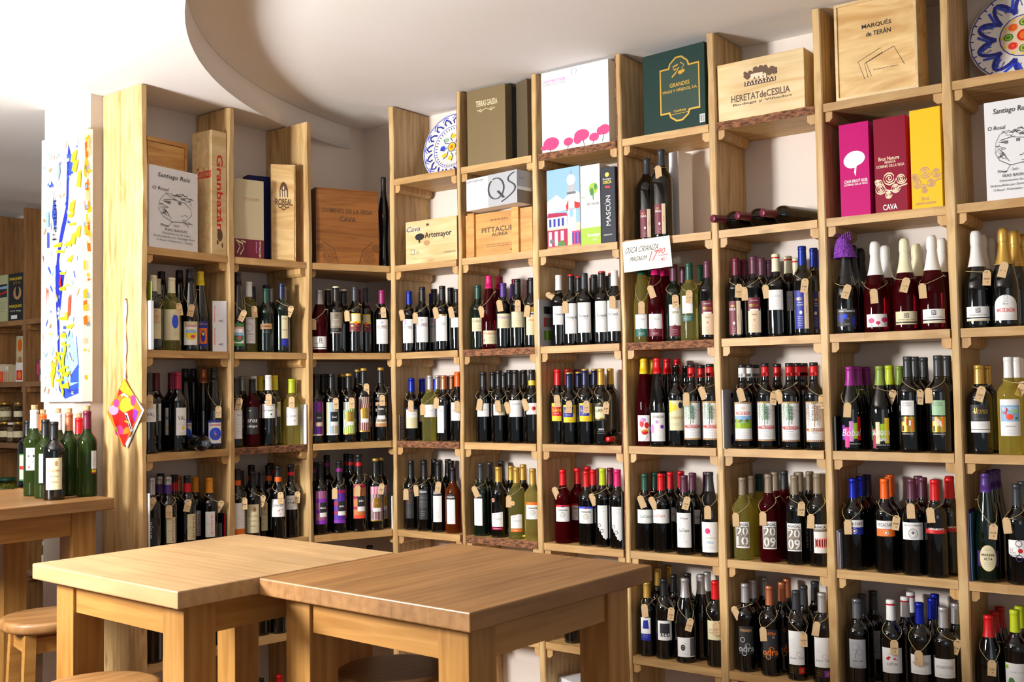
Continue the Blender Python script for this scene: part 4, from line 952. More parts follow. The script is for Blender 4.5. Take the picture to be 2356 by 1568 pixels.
cell(8, -1, 1650, 1050, 5.807, '''
345 280 0 B y taupe an10 -.15 T247,835,2
460 255 1 B y taupe - 0
566 235 1.9 B y dgreen - 0
702 235 0 B r taupe an09 -.05 T615,820,0
783 205 .9 B r taupe - 0
902 190 1.9 B r dgrey - 0
1048 255 0 B d taupe an09 -.2 T1125,700,-5
1126 208 1 B d taupe an09 .4
1225 200 1.7 B d taupe - 0
1388 230 0 B d taupe anm .2 T1290,860,-3''')
cell(8, -2, 1650, 1300, 5.85, '''
388 245 0 B d silver odr1 0 T265,640,28
490 190 1 B d silver - 0
625 158 1.9 B d silver - 0
724 275 0 B d copper odr2 -.05 T630,915,4
868 225 .9 B d copper odr2 .3
942 178 1.7 B d copper - 0
1080 338 0 B d dgrey gil1 -.1 T1165,1005,0
1175 272 .8 B d dgrey - 0
1307 215 1.7 B d dgrey - 0
1438 370 0 B d silver gil2 -.1 T1355,845,-10''')
cell(9, 1, 1890, 500, 5.228, '''
288 300 0 C d black cav1 0 T290,895,-18
385 340 1 C d black - 0
480 378 1.9 C d black - 0
655 295 0 C r white pop -.0 T630,950,3
768 343 1 C r white - 0
1012 258 0 C r cream dv1 0 T1008,815,-16
1137 322 .9 C r cream - 0
1345 220 0 C r white dv2 0 T1228,885,3
1435 253 .9 C r white - 0
1488 285 1.8 C r white - 0''')
cell(9, 0, 1890, 790, 5.6, '''
378 298 0 G d violet bob 0 T333,855,-4
455 298 .7 G d violet - 0
557 303 1.6 G d violet - 0
775 290 0 G d olive sau -.05 T905,690,-22
878 283 .8 G d lime - 0
988 290 1.7 G d olive - 0
1130 168 0 B d dgrey dv3 -.15 T1262,690,-5
1208 170 .7 B d dgrey - 0
1307 180 1.6 B d dgrey - 0
1518 155 0 B d dgrey dv4 -.1 T1395,670,2
1614 158 .8 B d dgrey - 0''')
cell(9, -1, 1900, 1060, 5.406, '''
342 218 0 B d royal ega1 0 T265,815,2
408 195 .8 B d royal - 0
498 172 1.6 B d navy - 0
748 222 0 B d orange ega2 0 T866,770,-8
788 200 .8 B d orange - 0
812 172 1.6 B d orange - 0
1096 222 0 B d plum bal 0 T1078,620,2
1166 205 .7 B d plum - 0
1172 187 1.5 B d plum - 0
1378 232 0 B d red mont 0 T1320,670,5
1497 212 .7 B d red mont 0
1552 190 1.5 B d red - 0''')
cell(9, -2, 1910, 1320, 6.32, '''
402 360 0 B d grey tree -.05
482 290 .9 B d dgrey - 0
623 243 1.8 B d dgrey tree .3
902 375 0 B d whitered rup 0 T935,1060,0
1082 330 .8 B d whitered - 0
1180 262 1.8 B d whitered - 0
1328 415 0 B d royal alb 0 T1298,1210,0
1477 352 .8 B d royal - 0
1527 292 1.5 B d royal - 0
1666 480 0 B d silver alb 0 T1825,1080,-20
1802 425 .7 B d silver - 0''')
cell(10, 1, 2190, 500, 5.6, '''
275 180 0 C d white dv2 0 T390,780,-3
382 225 .9 C d white - 0
482 265 1.8 C d white - 0
665 145 0 C d gold mazc 0 T650,675,-15
802 178 .9 C d gold - 0
897 218 1.7 C d gold - 0''')
cell(10, 0, 2190, 770, 5.23, '''
322 365 0 B d gold alc 0 T332,710,-16
422 368 .8 B d gold - 0
702 268 0 B y whiteolive cod 0 T830,650,-25
775 270 .8 B y white - 0
818 280 1.6 B y white - 0''')
cell(10, -1, 2200, 1050, 5.058, '''
340 195 0 F g purple mar 0 T403,870,-5
378 162 .8 F g purple - 0
452 148 1.6 F g purple - 0
722 320 0 B d dgrey bon 0 T605,800,6
778 290 .8 B d dgrey - 0''')
cell(10, -2, 2200, 1340, 6.878, '''
478 515 0 G d red ped 0 T505,1330,-3
592 450 .9 G d red - 0
622 378 1.7 G d red - 0
945 430 0 B d lime ort 0
1012 370 .8 B d lime - 0''')
# ---------------------------------------------------------------- boxes, books and other things on the shelves
def pmap(W, H, y0=0.0):
    return lambda x, y, l: (W/2+x*.01*W, y0-l*.001, y*.01*H)
def carton(bay, z, xl, yt, xr, offl, offr, depth, mat, label, front='', left='', right='', cat='box', name='gift_box', group=None, H=None, lift=0, ym=None):
    """box standing with its front-left foot at pixel column xl and front-right foot at xr"""
    ym = ym or yt+80; a = cell_pos(bay, xl, ym, offl); b = cell_pos(bay, xr, ym, offr); a.z = b.z = 0; u = (b-a).normalized(); W = (b-a).length
    pv = Vector((-u.y, u.x, 0)); na = NR if bay >= 4 else E2; nb = NR if bay >= 3 else E2; A0, B0 = P[bay], P[bay+1]
    if offl > -.02 or offr > -.02:
        sl = max(max(0, .0192-(q-A0).dot(Vector((na.y, -na.x, 0)))) for q in (a, a+pv*depth)); a += u*sl
        sr = max(max(0, .0192-(q-B0).dot(Vector((-nb.y, nb.x, 0)))) for q in (b, b+pv*depth)); b -= u*sr; W = (b-a).length
    d = ray(xl, yt); H = H or EYE+d.z*a.y/d.y-z; H = min(H, 2.863-z); bm = bmesh.new(); bx(bm, 0, 0, 0, W, depth, H, 0, .0012)
    o = obj(name, bm, mat); o.location = (a.x, a.y, z+.0006); o.rotation_euler = (0, 0, math.atan2(u.y, u.x)); tag(o, label, cat, group)
    if front: merge(o, art_mesh('print', front, pmap(W, H), thick=.35, asp=W/H), Matrix.Translation((0, -lift, 0)))
    if left: merge(o, art_mesh('print', left, pmap(depth, H), thick=.35, asp=depth/H), Matrix.Translation((0, depth, 0)) @ Matrix.Rotation(-math.pi/2, 4, 'Z'))
    if right: merge(o, art_mesh('print', right, pmap(depth, H), thick=.35, asp=depth/H), Matrix.Translation((W, 0, 0)) @ Matrix.Rotation(math.pi/2, 4, 'Z'))
    return o, W, H
def sub(o, name, boxes, mat, bev=.0008):
    bm = bmesh.new()
    for b in boxes: bx(bm, *b, 0, bev)
    return obj(name, bm, mat, o)
_r = random.Random(3)
SCR = ''.join('c k .5 %.1f %.1f %.1f %.1f %.1f %.1f;' % (x, y, x+_r.uniform(2, 5), y+_r.uniform(-1.5, 2), x+_r.uniform(5, 9), y+_r.uniform(-1.5, 1.5)) for x, y in [(_r.uniform(-18, 34), 66+_r.uniform(-3, 4)) for _ in range(26)]+[(_r.uniform(-32, -18), _r.uniform(42, 58)) for _ in range(16)]+[(_r.uniform(12, 34), _r.uniform(34, 44)) for _ in range(6)])
SANT = SCR+('i 0 89 66 7 k Santiago_Ruiz;i -28 73 32 4 k O_Rosal;c k .55 -22 66 -30 58 -32 48 -24 40 -4 34 22 36 36 46 34 54 22 60 -2 62 -22 60;c k .55 -20 66 -16 68 -10 66 -6 69 2 66 8 68 14 64 20 66 26 61 32 63 36 58;c k .55 -24 52 -14 44 -6 38;'
        'c k .55 -4 35 -12 28 -28 30;c k .55 22 36 30 30;c k .55 30 36 38 34;r -14 56 -8 59 g;r 8 57 14 60 g;c k .6 -30 48 -26 52 -24 46 -20 50 -18 44 -14 46 -12 40;i -20 28 16 3 k Portugal;i 4 30 12 3 k Caminho;'
        't 4 24 46 3 k RIAS_BAIXAS;i 4 19 58 3 k Denominacion_de_origen;i 0 14.5 84 3 k Embotellado_por_Santiago_Ruiz;i 0 10 74 3 k O_Rosal_-_Pontevedra_-_España')
Z2 = LV[2]; Z3 = LV[3]
# first bay
o, W, H = carton(1, Z2, 336, 312, 428, .135, .135, .06, PINE2, 'amber wooden box with black square and rope handle behind the white sketched box', 'r 22 46 42 66 k', name='wooden_wine_box')
sub(o, 'sliding_lid', [(.006, -.004, .004, W-.012, 0, H-.02)], PINE2); sub(o, 'frame', [(0, -.008, H-.018, W, .0, H), (W-.011, -.008, 0, W, 0, H-.018)], PINE2)
bm = bmesh.new(); tube(bm, [(W*.5+.045*math.cos(t), -.014-.004*math.sin(t), H*.60+.030*math.sin(t)) for t in [i*math.pi/10 for i in range(11)]], .0022, 6); obj('rope_handle', bm, STRING, o)
carton(1, Z2, 335.5, 377, 455, .004, .02, .07, WHITECARD, 'white box with a hand-drawn map, beside the outermost upright, top shelf', SANT)
carton(1, Z2, 487, 298, 529, .004, .006, .12, PINE, 'tall pale pine box with red gothic lettering', 'X 4 50 62 42 r Granbazán;e 4 16 18 5 B;e -12 10 6 2 B;e 20 8 5 2 B', left='b 10 66 74 9 r Granbazán', name='wooden_wine_box')
# second bay
carton(2, Z2, 570, 402, 622, .10, .085, .06, pm('navy_card', (.08, .10, .30), .45, 0, Specular_IOR_Level=.15), 'navy box behind the beige and maroon one', '')
carton(2, Z2, 538, 409, 607, .022, .016, .055, pm('beige_card', (.74, .68, .55), .5), 'beige box with maroon foot, small grey lettering', 'r -50 0 50 24 m;t 8 75 48 4 h PITTACUM;c c 2 -40 6 -30 14 -38 20;c c 2 -30 4 -18 12 -26 22 -12 20;c c 2 -44 22 -20 18;X 36 12 20 7 c PITTACUM;X 24 14 14 4 P BARRICA')
o, W, H = carton(2, Z2, 624, 377, 686, .048, .0, .085, PLY, 'tall pale ply box with brown burnt arch emblem', 'b 2 61 70 7 B ROBEAL;p B -16 66 -16 74 -10 80 0 82 10 80 18 74 18 66;p e -12 66 -12 73 -8 76 -6 66;p e -3 66 -3 77 3 77 3 66;p e 7 66 7 75 13 72 13 66;a 0 76 12 1 B;a 0 55 8 1.2 B;a -14 57 8 1.2 B;a 14 57 8 1.2 B', name='wooden_wine_box', lift=.0032)
sub(o, 'sliding_lid', [(.007, -.003, .006, W-.007, 0, H-.006)], PLY)
# third bay
o, W, H = carton(3, Z2, 727, 433, 871, .02, .02, .10, BROWNBOX, 'wide stained brown wooden box with engraved scrolls', 'b 0 72 80 6 B DOMINIO_DE_LA_VEGA;b 0 61 26 7 B CAVA;z -30 12 11 .8 B;z -44 22 7 .8 B;z 34 12 11 .8 B;z 45 24 7 .8 B;c B .8 -16 2 -22 20 -40 30;c B .8 18 2 24 20 40 32', name='wooden_wine_box', left='r -50 0 50 100 B')
sub(o, 'lid', [(-.002, -.002, H, W+.002, .10, H+.006)], BROWNBOX)
def spot_bottle(bay, z, x, yt, off, hk, shape, glass, cap, label, desc, cat='bottle', rs=1.0, **k):
    p = cell_pos(bay, x, yt+100, off); d = ray(x, yt); h = EYE+d.z*p.y/d.y-z; p.z = z+.0005
    r, rz, tc = build_bottle(p, h*1000/PROF[shape][0], shape, glass, cap, label, hk, rs); tag(r, desc, cat); return r, rz, tc, h*1000/PROF[shape][0]
PROF['S'] = (420, [(24, 0), (29, 1), (30, 8), (27, 60), (24.5, 120), (27, 180), (31, 230), (31, 260), (25, 300), (18, 330), (14.5, 350), (13.2, 400), (15, 404), (15, 418), (13, 420)], 340)
spot_bottle(3, Z2, 883, 408, .075, 0, 'S', 'd', 'black', '-', 'tall slim waisted black bottle beside the stained brown box', rs=.85)
# fourth bay
def bay_pt(bay, s, o, z=0.): n, D = bayline(bay); a = P[bay]; u = (P[bay+1]-a).normalized(); q = a+u*s+n*o; q.z = z; return q
def plate(bay, z, r, s, art, label, lean=12):
    n, D = bayline(bay); t = math.radians(lean); prof = [(0, .0), (.55*r, .0), (.62*r, .006), (.97*r, .017), (r, .018), (.985*r, .013), (.6*r, -.001), (.3*r, -.003), (0.001, -.003)]
    def zf(q): q = q*r; return 0 if q < .55*r else (.006*(q-.55*r)/(.07*r) if q < .62*r else .006+.011*(q-.62*r)/(.35*r))
    root = thing('decorated_plate', label, 'plate', bay_pt(bay, s, .245-r*math.sin(t)*2-.006, z+.001)); X = (P[bay+1]-P[bay]).normalized(); Yv = (Vector((0, 0, 1))*math.cos(t)+n*math.sin(t)); Zv = X.cross(Yv)
    if Zv.dot(n) > 0: Zv = -Zv
    M = Matrix(((X.x, Yv.x, Zv.x, 0), (X.y, Yv.y, Zv.y, 0), (X.z, Yv.z, Zv.z, 0), (0, 0, 0, 1))); M.translation = root.location+Yv*r+Zv*.002; 
    root.matrix_world = M
    bm = bmesh.new(); lathe(bm, [(max(a, .0005), b) for a, b in prof], 48, cap0=False, cap1=False); bmesh.ops.recalc_face_normals(bm, faces=bm.faces); pb = obj('plate_body', bm, pm('glazed_white', (.93, .92, .90), .12, 0, Coat_Weight=.5), root)
    me = art_mesh('painted_decoration', art, lambda x, y, l: (x*.01*r, y*.01*r, zf(min(1, math.hypot(x, y)*.01))+.0008+l*.0002), step=.3)
    merge(pb, me)
def ring(n, R, f, ph=0): return ';'.join(f(R*math.cos(2*math.pi*i/n+ph), R*math.sin(2*math.pi*i/n+ph), 2*math.pi*i/n+ph) for i in range(n))
def cc(col, w, pts): return 'c %s %g ' % (col, w)+' '.join('%.1f %.1f' % p for p in pts)
def pol(r, a): return (r*math.cos(a), r*math.sin(a))
p1 = 'a 0 0 97 2 z;a 0 0 64 1.5 z;'+ring(40, 58, lambda x, y, a: cc('b', 2.5, [pol(55, a), pol(60, a)]))+';'+ring(15, 80, lambda x, y, a: cc('b', 5, [pol(70, a), pol(80, a+.08), pol(88, a+.2), pol(80, a+.3), pol(72, a+.26)])+';'+cc('z', 2, [pol(90, a+.1), pol(94, a+.24), pol(86, a+.36)]))+\
 ';'+ring(8, 34, lambda x, y, a: 'e %.1f %.1f 9 7 %s' % (x, y, 'yyjz'[int(a*8/6.3) % 4])+';'+cc('b', 2, [pol(18, a), pol(30, a+.3), pol(44, a+.1)]))+';e 0 0 14 14 y;a 0 0 14 2 b;e 0 0 6 6 o'
plate(4, Z3, .162, .20, p1, 'blue-and-yellow painted plate leaning at the back of the fourth bay')
p2 = 'a 0 0 97 2 b;'+ring(34, 93, lambda x, y, a: cc('b', 2.4, [pol(90, a), pol(96, a)]))+';'+ring(10, 70, lambda x, y, a: cc('b', 7, [pol(50+34*math.sin(math.pi*t/9), a+.63*t/9) for t in range(10)])+';'+cc('z', 5, [pol(84-24*math.sin(math.pi*t/8), a-.1+.42*t/8) for t in range(9)])+';'+cc('b', 1.5, [pol(60, a+.25), pol(76, a+.22), pol(76, a+.4), pol(62, a+.36)]))+\
 ';e 0 0 44 44 e;a 0 0 44 2 b;'+ring(8, 28, lambda x, y, a: 'e %.1f %.1f 9 8 %s' % (x, y, 'nfno'[int(a*8/6.28) % 4])+';a %.1f %.1f 5 2 %s' % (x, y, 'lryf'[int(a*8/6.28) % 4]))+';e 0 0 13 13 o;a 0 0 10 3 r;'+ring(12, 40, lambda x, y, a: 'e %.1f %.1f 3 3 y' % (x, y))
plate(10, Z3, .170, .20, p2, 'large painted plate with blue scallops, top shelf of the tenth bay')
carton(4, Z2, 934, 512, 1052, .015, .015, .14, PINE, 'pine crate with black vine emblem and handwritten word', 'b 14 62 52 18 k Artemayor;e -22 62 9 8 k;r -24 48 -21 60 k;i -34 82 28 12 b Cava;e -6 88 3 3 B;e -8 46 6 6 h;r -40 22 -32 34 u;r -39 23.5 -33 32.5 e;a -26 26 2 .6 k;t 36 20 22 4 u DOMINIO_DE;l -42 -28 12 u 1 4', name='wooden_crate')
# fifth bay
TG = pm('bronze_card', (.50, .43, .30), .38, .25)
carton(5, Z3, 1075, 209, 1163, .015, .02, .10, TG, 'bronze-brown box with pale western lettering', 'b 2 80 56 8 c TERRAS_GAUDA;c c .8 -24 72 -12 70 0 73 12 70 24 72;a -14 71 3 .6 c;a 14 71 3 .6 c', right='r 0 0 50 100 k')
carton(5, Z3, 1188, 184, 1222, .05, .012, .09, pm('dark_bronze', (.40, .35, .27), .4, .2), 'narrow dark bronze box between the bronze-brown one and the sixth upright')
o, W, H = carton(5, Z2, 1071, 497, 1226, .025, .015, .16, PINE2, 'slatted amber crate with burnt capital lettering', 'b 0 60 50 12 B PITTACUM;b 2 48 24 8 B AUREA;t 2 82 26 4 B BIERZO;l -18 18 26 B 2 5;e 22 10 5 2 B', name='wooden_crate')
sub(o, 'batten', [(W*.055, -.012, -.0, W*.155, 0, H*1.03)], PINE2); sub(o, 'batten', [(W*.72, -.012, -.0, W*.82, 0, H*1.03)], PINE2)
q, W2, H2 = carton(5, Z2+H*1.03+.001, 1073, 412, 1190, -.035, -.075, .09, WHITECARD, 'white-and-grey carton with brushed letters tilted on the amber crate', 'r -6 0 50 100 s;b -32 90 34 7 g QUINTASARDONIA;c K 3.4 1.2 79.9 -1.4 74.8 -3.4 68.6 -4.6 61.5 -5.0 54.1 -4.6 46.7 -3.4 39.6 -1.5 33.4 1.1 28.2 4.1 24.5 7.5 22.4 11.0 22.1 14.5 23.5 17.7 26.5 20.5 31.1 22.7 36.9 24.2 43.7 24.9 51.0 24.9 58.5 24.0 65.7 22.3 72.3 20.0 77.9 17.1 82.2 13.8 84.9 10.3 86.0 6.9 85.3 3.5 82.9;c K 5 13 46 18 36 25 22;c K 3.4 46.0 94.0 40.0 90.0 35.0 84.0 33.0 76.0 35.0 69.0 40.0 63.0 45.0 56.0 47.0 47.0 45.0 38.0 40.0 30.0 34.0 23.0 27.0 16.0 20.0 10.0', H=.138, right='r -50 0 50 100 w;r -50 50 50 100 s;r -50 0 50 40 u;t -20 76 30 6 g QS', ym=450)
# sixth bay
o, W, H = carton(6, Z3, 1246, 170, 1401, .006, .006, .15, WHITECARD, 'large white box with pink poppies along its foot', 'b -30 88 34 4 P CAVA_PINOT_NOIR;t -30 84 34 2.5 s DOMINIO_DE_LA_VEGA;e -36 10 12 8 p;e -46 6 6 3 p;e -10 9 7 5 p;e 10 14 11 7 p;e 4 10 6 6 p;e 28 9 7 5 p;e 43 16 8 6 p;e 37 15 5 5 p;c k .6 -36 4 -38 0;c k .6 -10 5 -11 0;c k .6 12 8 14 0;c k .6 28 5 26 1;c k .6 42 10 40 2;a 0 94 4 .5 s', right='r 10 80 30 90 k;l -20 20 60 s 3 6')
LH = ('r -50 0 50 100 q;p w -50 60 -20 68 0 60 30 72 50 66 50 50 -50 45;r -50 0 50 30 e;r -50 26 10 40 w;p D -50 40 -46 46 8 44 14 40;p r 8 52 16 60 50 54 50 48 10 46;r 14 18 38 48 w;r 16 48 34 66 w;r 15 46 36 49 s;e 25 84 13 7 w;r 14 68 36 78 s;'
      'r 12 66 39 69 g;p g 24 91 26 91 25 97;e 25 42 6 5 q;s -44 28 8 38 8 b;r -50 2 12 24 D;s -46 4 10 22 6 w;r 26 2 50 20 p;s 26 4 50 18 5 b;e -36 10 7 3 g;e -6 6 12 4 n;e 0 8 3 2 r;r -50 0 50 3 h')
carton(6, Z2, 1259, 394, 1334, .03, .02, .085, WHITECARD, 'box printed with a seaside tower picture', LH, left='r -50 0 50 100 m;e 0 80 22 6 G;e 0 84 10 6 P;r -22 68 22 78 c;t 0 14 60 3 G Tesoro')
carton(6, Z2, 1336, 383, 1381, .022, .02, .085, WHITECARD, 'white box with green tree picture and green foot', 'r -50 0 50 22 l;r -12 54 46 78 w;e 16 70 24 7 l;e 8 66 10 5 n;r 12 56 18 66 n;e 28 72 8 4 n;t 14 51 60 3 g BRUT_NATURE;b 16 12 66 6 w Artemayor;t 20 7 20 3 w Cava;l -50 -13 60 l 1 2')
carton(6, Z2, 1383, 387, 1416, -.004, -.004, .085, pm('slate_card', (.22, .23, .26), .5, 0, Specular_IOR_Level=.15), 'slate grey box with white vertical lettering', 'T -4 42 40 40 w MASCÚN;t -4 84 60 3 w Bodegas;b -4 80 60 4 G OSCA;e -4 90 14 3 G;t -4 10 60 2 w GARNACHA;c r 3 -20 74 16 73')
# seventh bay
GD = pm('dark_green_card', (.13, .22, .20), .4, 0, Specular_IOR_Level=.15)
carton(7, Z3, 1480, 132, 1629, .03, .004, .10, GD, 'dark green box with a gold-edged shaped panel', 'p G -22 22 -22 78 -8 78 -6 83 4 90 14 90 24 83 26 78 42 78 42 22 26 22 24 17 14 11 4 11 -6 17 -8 22;p N -20 24 -20 76 -6 76 -4 82 5 88 13 88 22 82 24 76 40 76 40 24 24 24 22 18 13 13 5 13 -4 18 -6 24;'
       'b 10 56 32 5 G GRANDES;b 10 49 56 5 G VINOS_Y_VIÑEDOS,_S.A.;c G 2 8 80 0 78 2 74 10 76 4 70 -2 66;c G 1.2 12 82 18 78 14 74;e 12 70 4 2.5 G;e 16 71 3 2 G;b 10 24 20 3 G Cariñena;l -4 24 20 G 1 3;r 41 4 49 14 w;s 42 5 48 13 7 k')
carton(7, Z2, 1540, 352, 1562, .130, .12, .085, WHITECARD, 'tall plain white box behind the two magnum bottles', '', right='')
for (s_, o_, yt, lb, dsc) in ((.066, .103, 359, 'oscr', 'large dark bottle with maroon label behind another large one'), (.156, .058, 345, 'oscr', 'large dark bottle with price tag, maroon label, beside the white box')):
    p = bay_pt(7, s_, o_, Z2+.0005); X_ = 1178+FPX*(p.x*RT.x+p.y*RT.y+(p.z-EYE)*RT.z)/(p.y*FW.y+(p.z-EYE)*FW.z); d_ = ray(X_, yt); hs = min((EYE+d_.z*p.y/d_.y-Z2)*1000/370, .905 if s_ < .1 else 2)
    r, rz, tc = build_bottle(p, hs, 'M', 'd', 'dgrey', lb, -.1, .92); tag(r, dsc, 'bottle')
    if s_ > .1: price_tag(r, 'M', hs, -.012, .255, 4, math.atan2(tc.x, -tc.y)-rz, 4)
def card_quad(n, D, corners, th, mat, name, label, cat, art='', back=None):
    """flat card through four pixel corners TL TR BR BL on a wall-parallel plane"""
    c = [at_line(x, y, n, D) for x, y in corners]; o0 = c[3].copy(); nn = Vector((n.x, n.y, 0))
    bm = bmesh.new(); f = [bm.verts.new(p-o0) for p in c]; b = [bm.verts.new(p-o0+nn*th) for p in c]
    bm.faces.new(f); bm.faces.new(b[::-1])
    for i in range(4): bm.faces.new((f[i], f[(i+1) % 4], b[(i+1) % 4], b[i]))
    bmesh.ops.recalc_face_normals(bm, faces=bm.faces); o = obj(name, bm, mat); o.location = o0; tag(o, label, cat)
    TL, TR, BR, BL = [p-o0 for p in c]
    if art:
        def mp(x, y, l): u = (x+50)/100; v = y/100; q = (BL*(1-u)+BR*u)*(1-v)+(TL*(1-u)+TR*u)*v-nn*(l*.001); return tuple(q)
        merge(o, art_mesh('print', art, mp, thick=.3))
    return o
card_quad(NR, DR-.012, [(1432, 557), (1540, 541), (1547, 612), (1436, 627)], .0012, pm('ivory_card', (.93, .92, .87), .7), 'price_sign', 'white card with handwritten price hung on the shelf edge below the magnums', 'sign',
          'i -9 70 70 19 k OSCA_CRIANZA;i -18 40 34 15 k MAGNUM;i 14 42 14 32 r 17;i 31 54 15 18 r 90;c r 2 24 40 44 41;i 34 27 12 10 r €')
# eighth bay
o, W, H = carton(8, Z3, 1652, 152, 1852, .012, .004, .15, PINE, 'pale pine crate with burnt farmhouse picture', 'b 0 36 68 12 B HERETATdeCESILIA;b 2 25 68 5 B Bodega_y_Viñedos;r -18 54 18 62 B;'+''.join('e %.1f %.1f %.1f %.1f B;' % (x, y+2*math.sin(x), 1.8, 3) for x in [-17+1.4*i for i in range(26)] for y in ([70, 75] if abs(x) > 7 else [76, 80]))+'r -10 64 4 73 e;r 0 62 8 69 e;s -16 55 18 58 21 e;s -16 59 18 61 15 e;r -6 63 -5 67 B;r -1 63 0 67 B;r 4 63 5 67 B', name='wooden_crate')
def lying(tip, ax, shape, glass, cap, label, desc, k=1.0, tagit=False):
    z = ax.normalized(); x = z.cross(Vector((0, 0, 1))).normalized(); y = z.cross(x); H = PROF[shape][0]*.001*k
    M = Matrix(((x.x, y.x, z.x, 0), (x.y, y.y, z.y, 0), (x.z, y.z, z.z, 0), (0, 0, 0, 1))); M.translation = tip-z*H
    r = thing('wine_bottle', desc, 'bottle'); r.matrix_world = M
    for nm, me in (('bottle_body', body_mesh(shape, glass)), ('capsule', cap_mesh(shape, cap))):
        c = obj(nm, me, None, r); c.scale = (k, k, k)
    return r
ub = UR
for i in range(3):
    t = bay_pt(8, .021+.096*i, -.060); t.z = Z2+.0368; ax = -(NR*.937+UR*.35)
    lying(t, ax, 'B', 'd', 'maroon', '-', 'dark bottle lying on the second shelf, eighth bay, '+['nearest the eighth upright', 'between the other two', 'nearest the ninth upright'][i], k=.96)
# ninth bay
o, W, H = carton(9, Z3, 1921, 14, 2111, .006, .004, .12, PLY, 'large swirl-grained ply box with thin black line drawing', 'b 2 72 36 6 k MARQUÉS;b 4 64 30 6 k de_TERÁN;c k .5 -14 18 -22 37 6 47 8 42 -12 35 -6 20;c k .5 -10 19 -14 34 22 46 34 26;t 12 26 30 1.6 k Propietario_de_Viñedos', name='wooden_wine_box')
sub(o, 'frame', [(0, -.005, 0, W*.035, 0, H), (W*.965, -.005, 0, W, 0, H), (W*.035, -.005, H*.97, W*.965, 0, H), (W*.035, -.005, 0, W*.965, 0, H*.03)], PINE)
TP = 'e 2 62 34 8 w;e -8 60 28 8 w;c w 3 6 54 2 44;c w 4 4 54 0 46;b 4 38 78 3.5 w CAVA_PINOT_NOIR;b 4 34.5 78 2 w DOMINIO_DE_LA_VEGA'
carton(9, Z2, 1931.5, 289, 2000, .035, .030, .08, pm('magenta_card', (.74, .0, .43), .5, 0, Specular_IOR_Level=.15), 'magenta box with white tree emblem', TP)
SW = lambda c: 'z -4 36 22 1.5 %s;z 32 34 17 1.5 %s;z -32 26 18 1.5 %s;z 14 25 15 1.5 %s;z -8 19 12 1.5 %s;z -40 33 10 1.5 %s;c %s 1.4 -50 34 -30 35 -14 24 8 22 26 26 50 28' % ((c,)*7)
carton(9, Z2, 2010.5, 276, 2085.5, .028, .022, .08, pm('crimson_card', (.53, .01, .17), .5, 0, Specular_IOR_Level=.15), 'crimson box with curling scroll pattern', 'b -4 57 64 4 e Brut_Nature;b 0 53 34 2.5 e RESERVA;b 0 49 86 3 e DOMINIO_DE_LA_VEGA;'+SW('e')+';b -4 6 44 6 w CAVA', right='r -50 0 50 100 r')
carton(9, Z2, 2094, 256, 2171.5, .018, .008, .08, pm('yellow_card', (.93, .74, .10), .45, 0, Specular_IOR_Level=.15), 'yellow box with faint scroll pattern', SW('h')+';b -6 10 26 4 h Brut;b -4 5 66 2.4 h RESERVA_ESPECIAL')
# tenth bay
carton(10, Z2, 2266, 238, 2392, .02, .02, .09, WHITECARD, 'white box with a hand-drawn map, second shelf of the tenth bay', SANT)
# leaflets and books standing beside the uprights
def leaflet(bay, lev, side, o0, o1, h, th, mat, label, art='', s=.003, name='leaflet', cat='leaflet', lean=0, z=None):
    n, D = bayline(bay); a, b = P[bay], P[bay+1]; na = (NR if bay >= 4 else E2) if side > 0 else (NR if bay >= 3 else E2)
    base = (a+Vector((na.y, -na.x, 0))*(.0165+s)) if side > 0 else (b-Vector((na.y, -na.x, 0))*(.0165+s))
    uu = Vector((na.y, -na.x, 0))*side; z = (LV[lev] if z is None else z)+.0006
    bm = bmesh.new(); bx(bm, o0, 0, 0, o1, th, h, 0, 0); o = obj(name, bm, mat); M = Matrix(((na.x, uu.x, 0, 0), (na.y, uu.y, 0, 0), (0, 0, 1, 0), (0, 0, 0, 1)))
    if side < 0: M = Matrix(((na.x, uu.x, 0, 0), (na.y, uu.y, 0, 0), (0, 0, 1, 0), (0, 0, 0, 1)))
    M.translation = Vector((base.x, base.y, z)); o.matrix_world = M @ Matrix.Rotation(math.radians(lean), 4, 'X'); tag(o, label, cat)
    if art:
        sg = 1 if side > 0 else -1; W = o1-o0
        merge(o, art_mesh('print', art, lambda x, y, l: (o0+W/2+sg*x*.01*W, th+l*.001, y*.01*h), thick=.35))
    return o
LF = pm('light_grey_card', (.74, .74, .75), .45)
leaflet(1, 1, 1, -.02, .12, .19, .012, WHITECARD, 'white folded leaflet against the first upright, second shelf', 'r -50 0 50 60 w')
leaflet(1, 1, 1, -.004, .11, .268, .003, pm('patterned_spine', (.55, .6, .25), .5), 'taller patterned booklet beside the white folded leaflet', 'r -50 62 50 100 k;e -20 90 12 5 y;e 20 82 12 5 w;e -20 74 12 5 w;e 20 68 12 5 y', s=.0162)
carton(1, LV[1], 489, 692, 524, .034, .002, .004, WHITECARD, 'white catalogue with small bottle pictures, against the second upright', 'X -34 74 34 9 f Granbazán;X -34 30 34 9 f Granbazán;r 4 58 24 63 s;r -6 59.5 4 61.5 m;r 4 12 24 17 s;r -6 13.5 4 15.5 m', name='leaflet', cat='leaflet')
leaflet(2, 0, -1, .0, .09, .175, .003, WHITECARD, 'plain white card against the third upright, third shelf')
leaflet(1, -1, -1, .01, .09, .135, .006, BLACKCARD, 'small black booklet against the second upright, fourth shelf', 'r -30 10 20 70 s;r 40 0 50 100 r')
leaflet(1, -1, 1, -.01, .06, .255, .003, WHITECARD, 'tall white card against the first upright, fourth shelf')
leaflet(3, -1, -1, .005, .10, .15, .007, pm('ivory_card', (.93, .92, .87), .7), 'ivory booklet against the fourth upright, fourth shelf', lean=0)
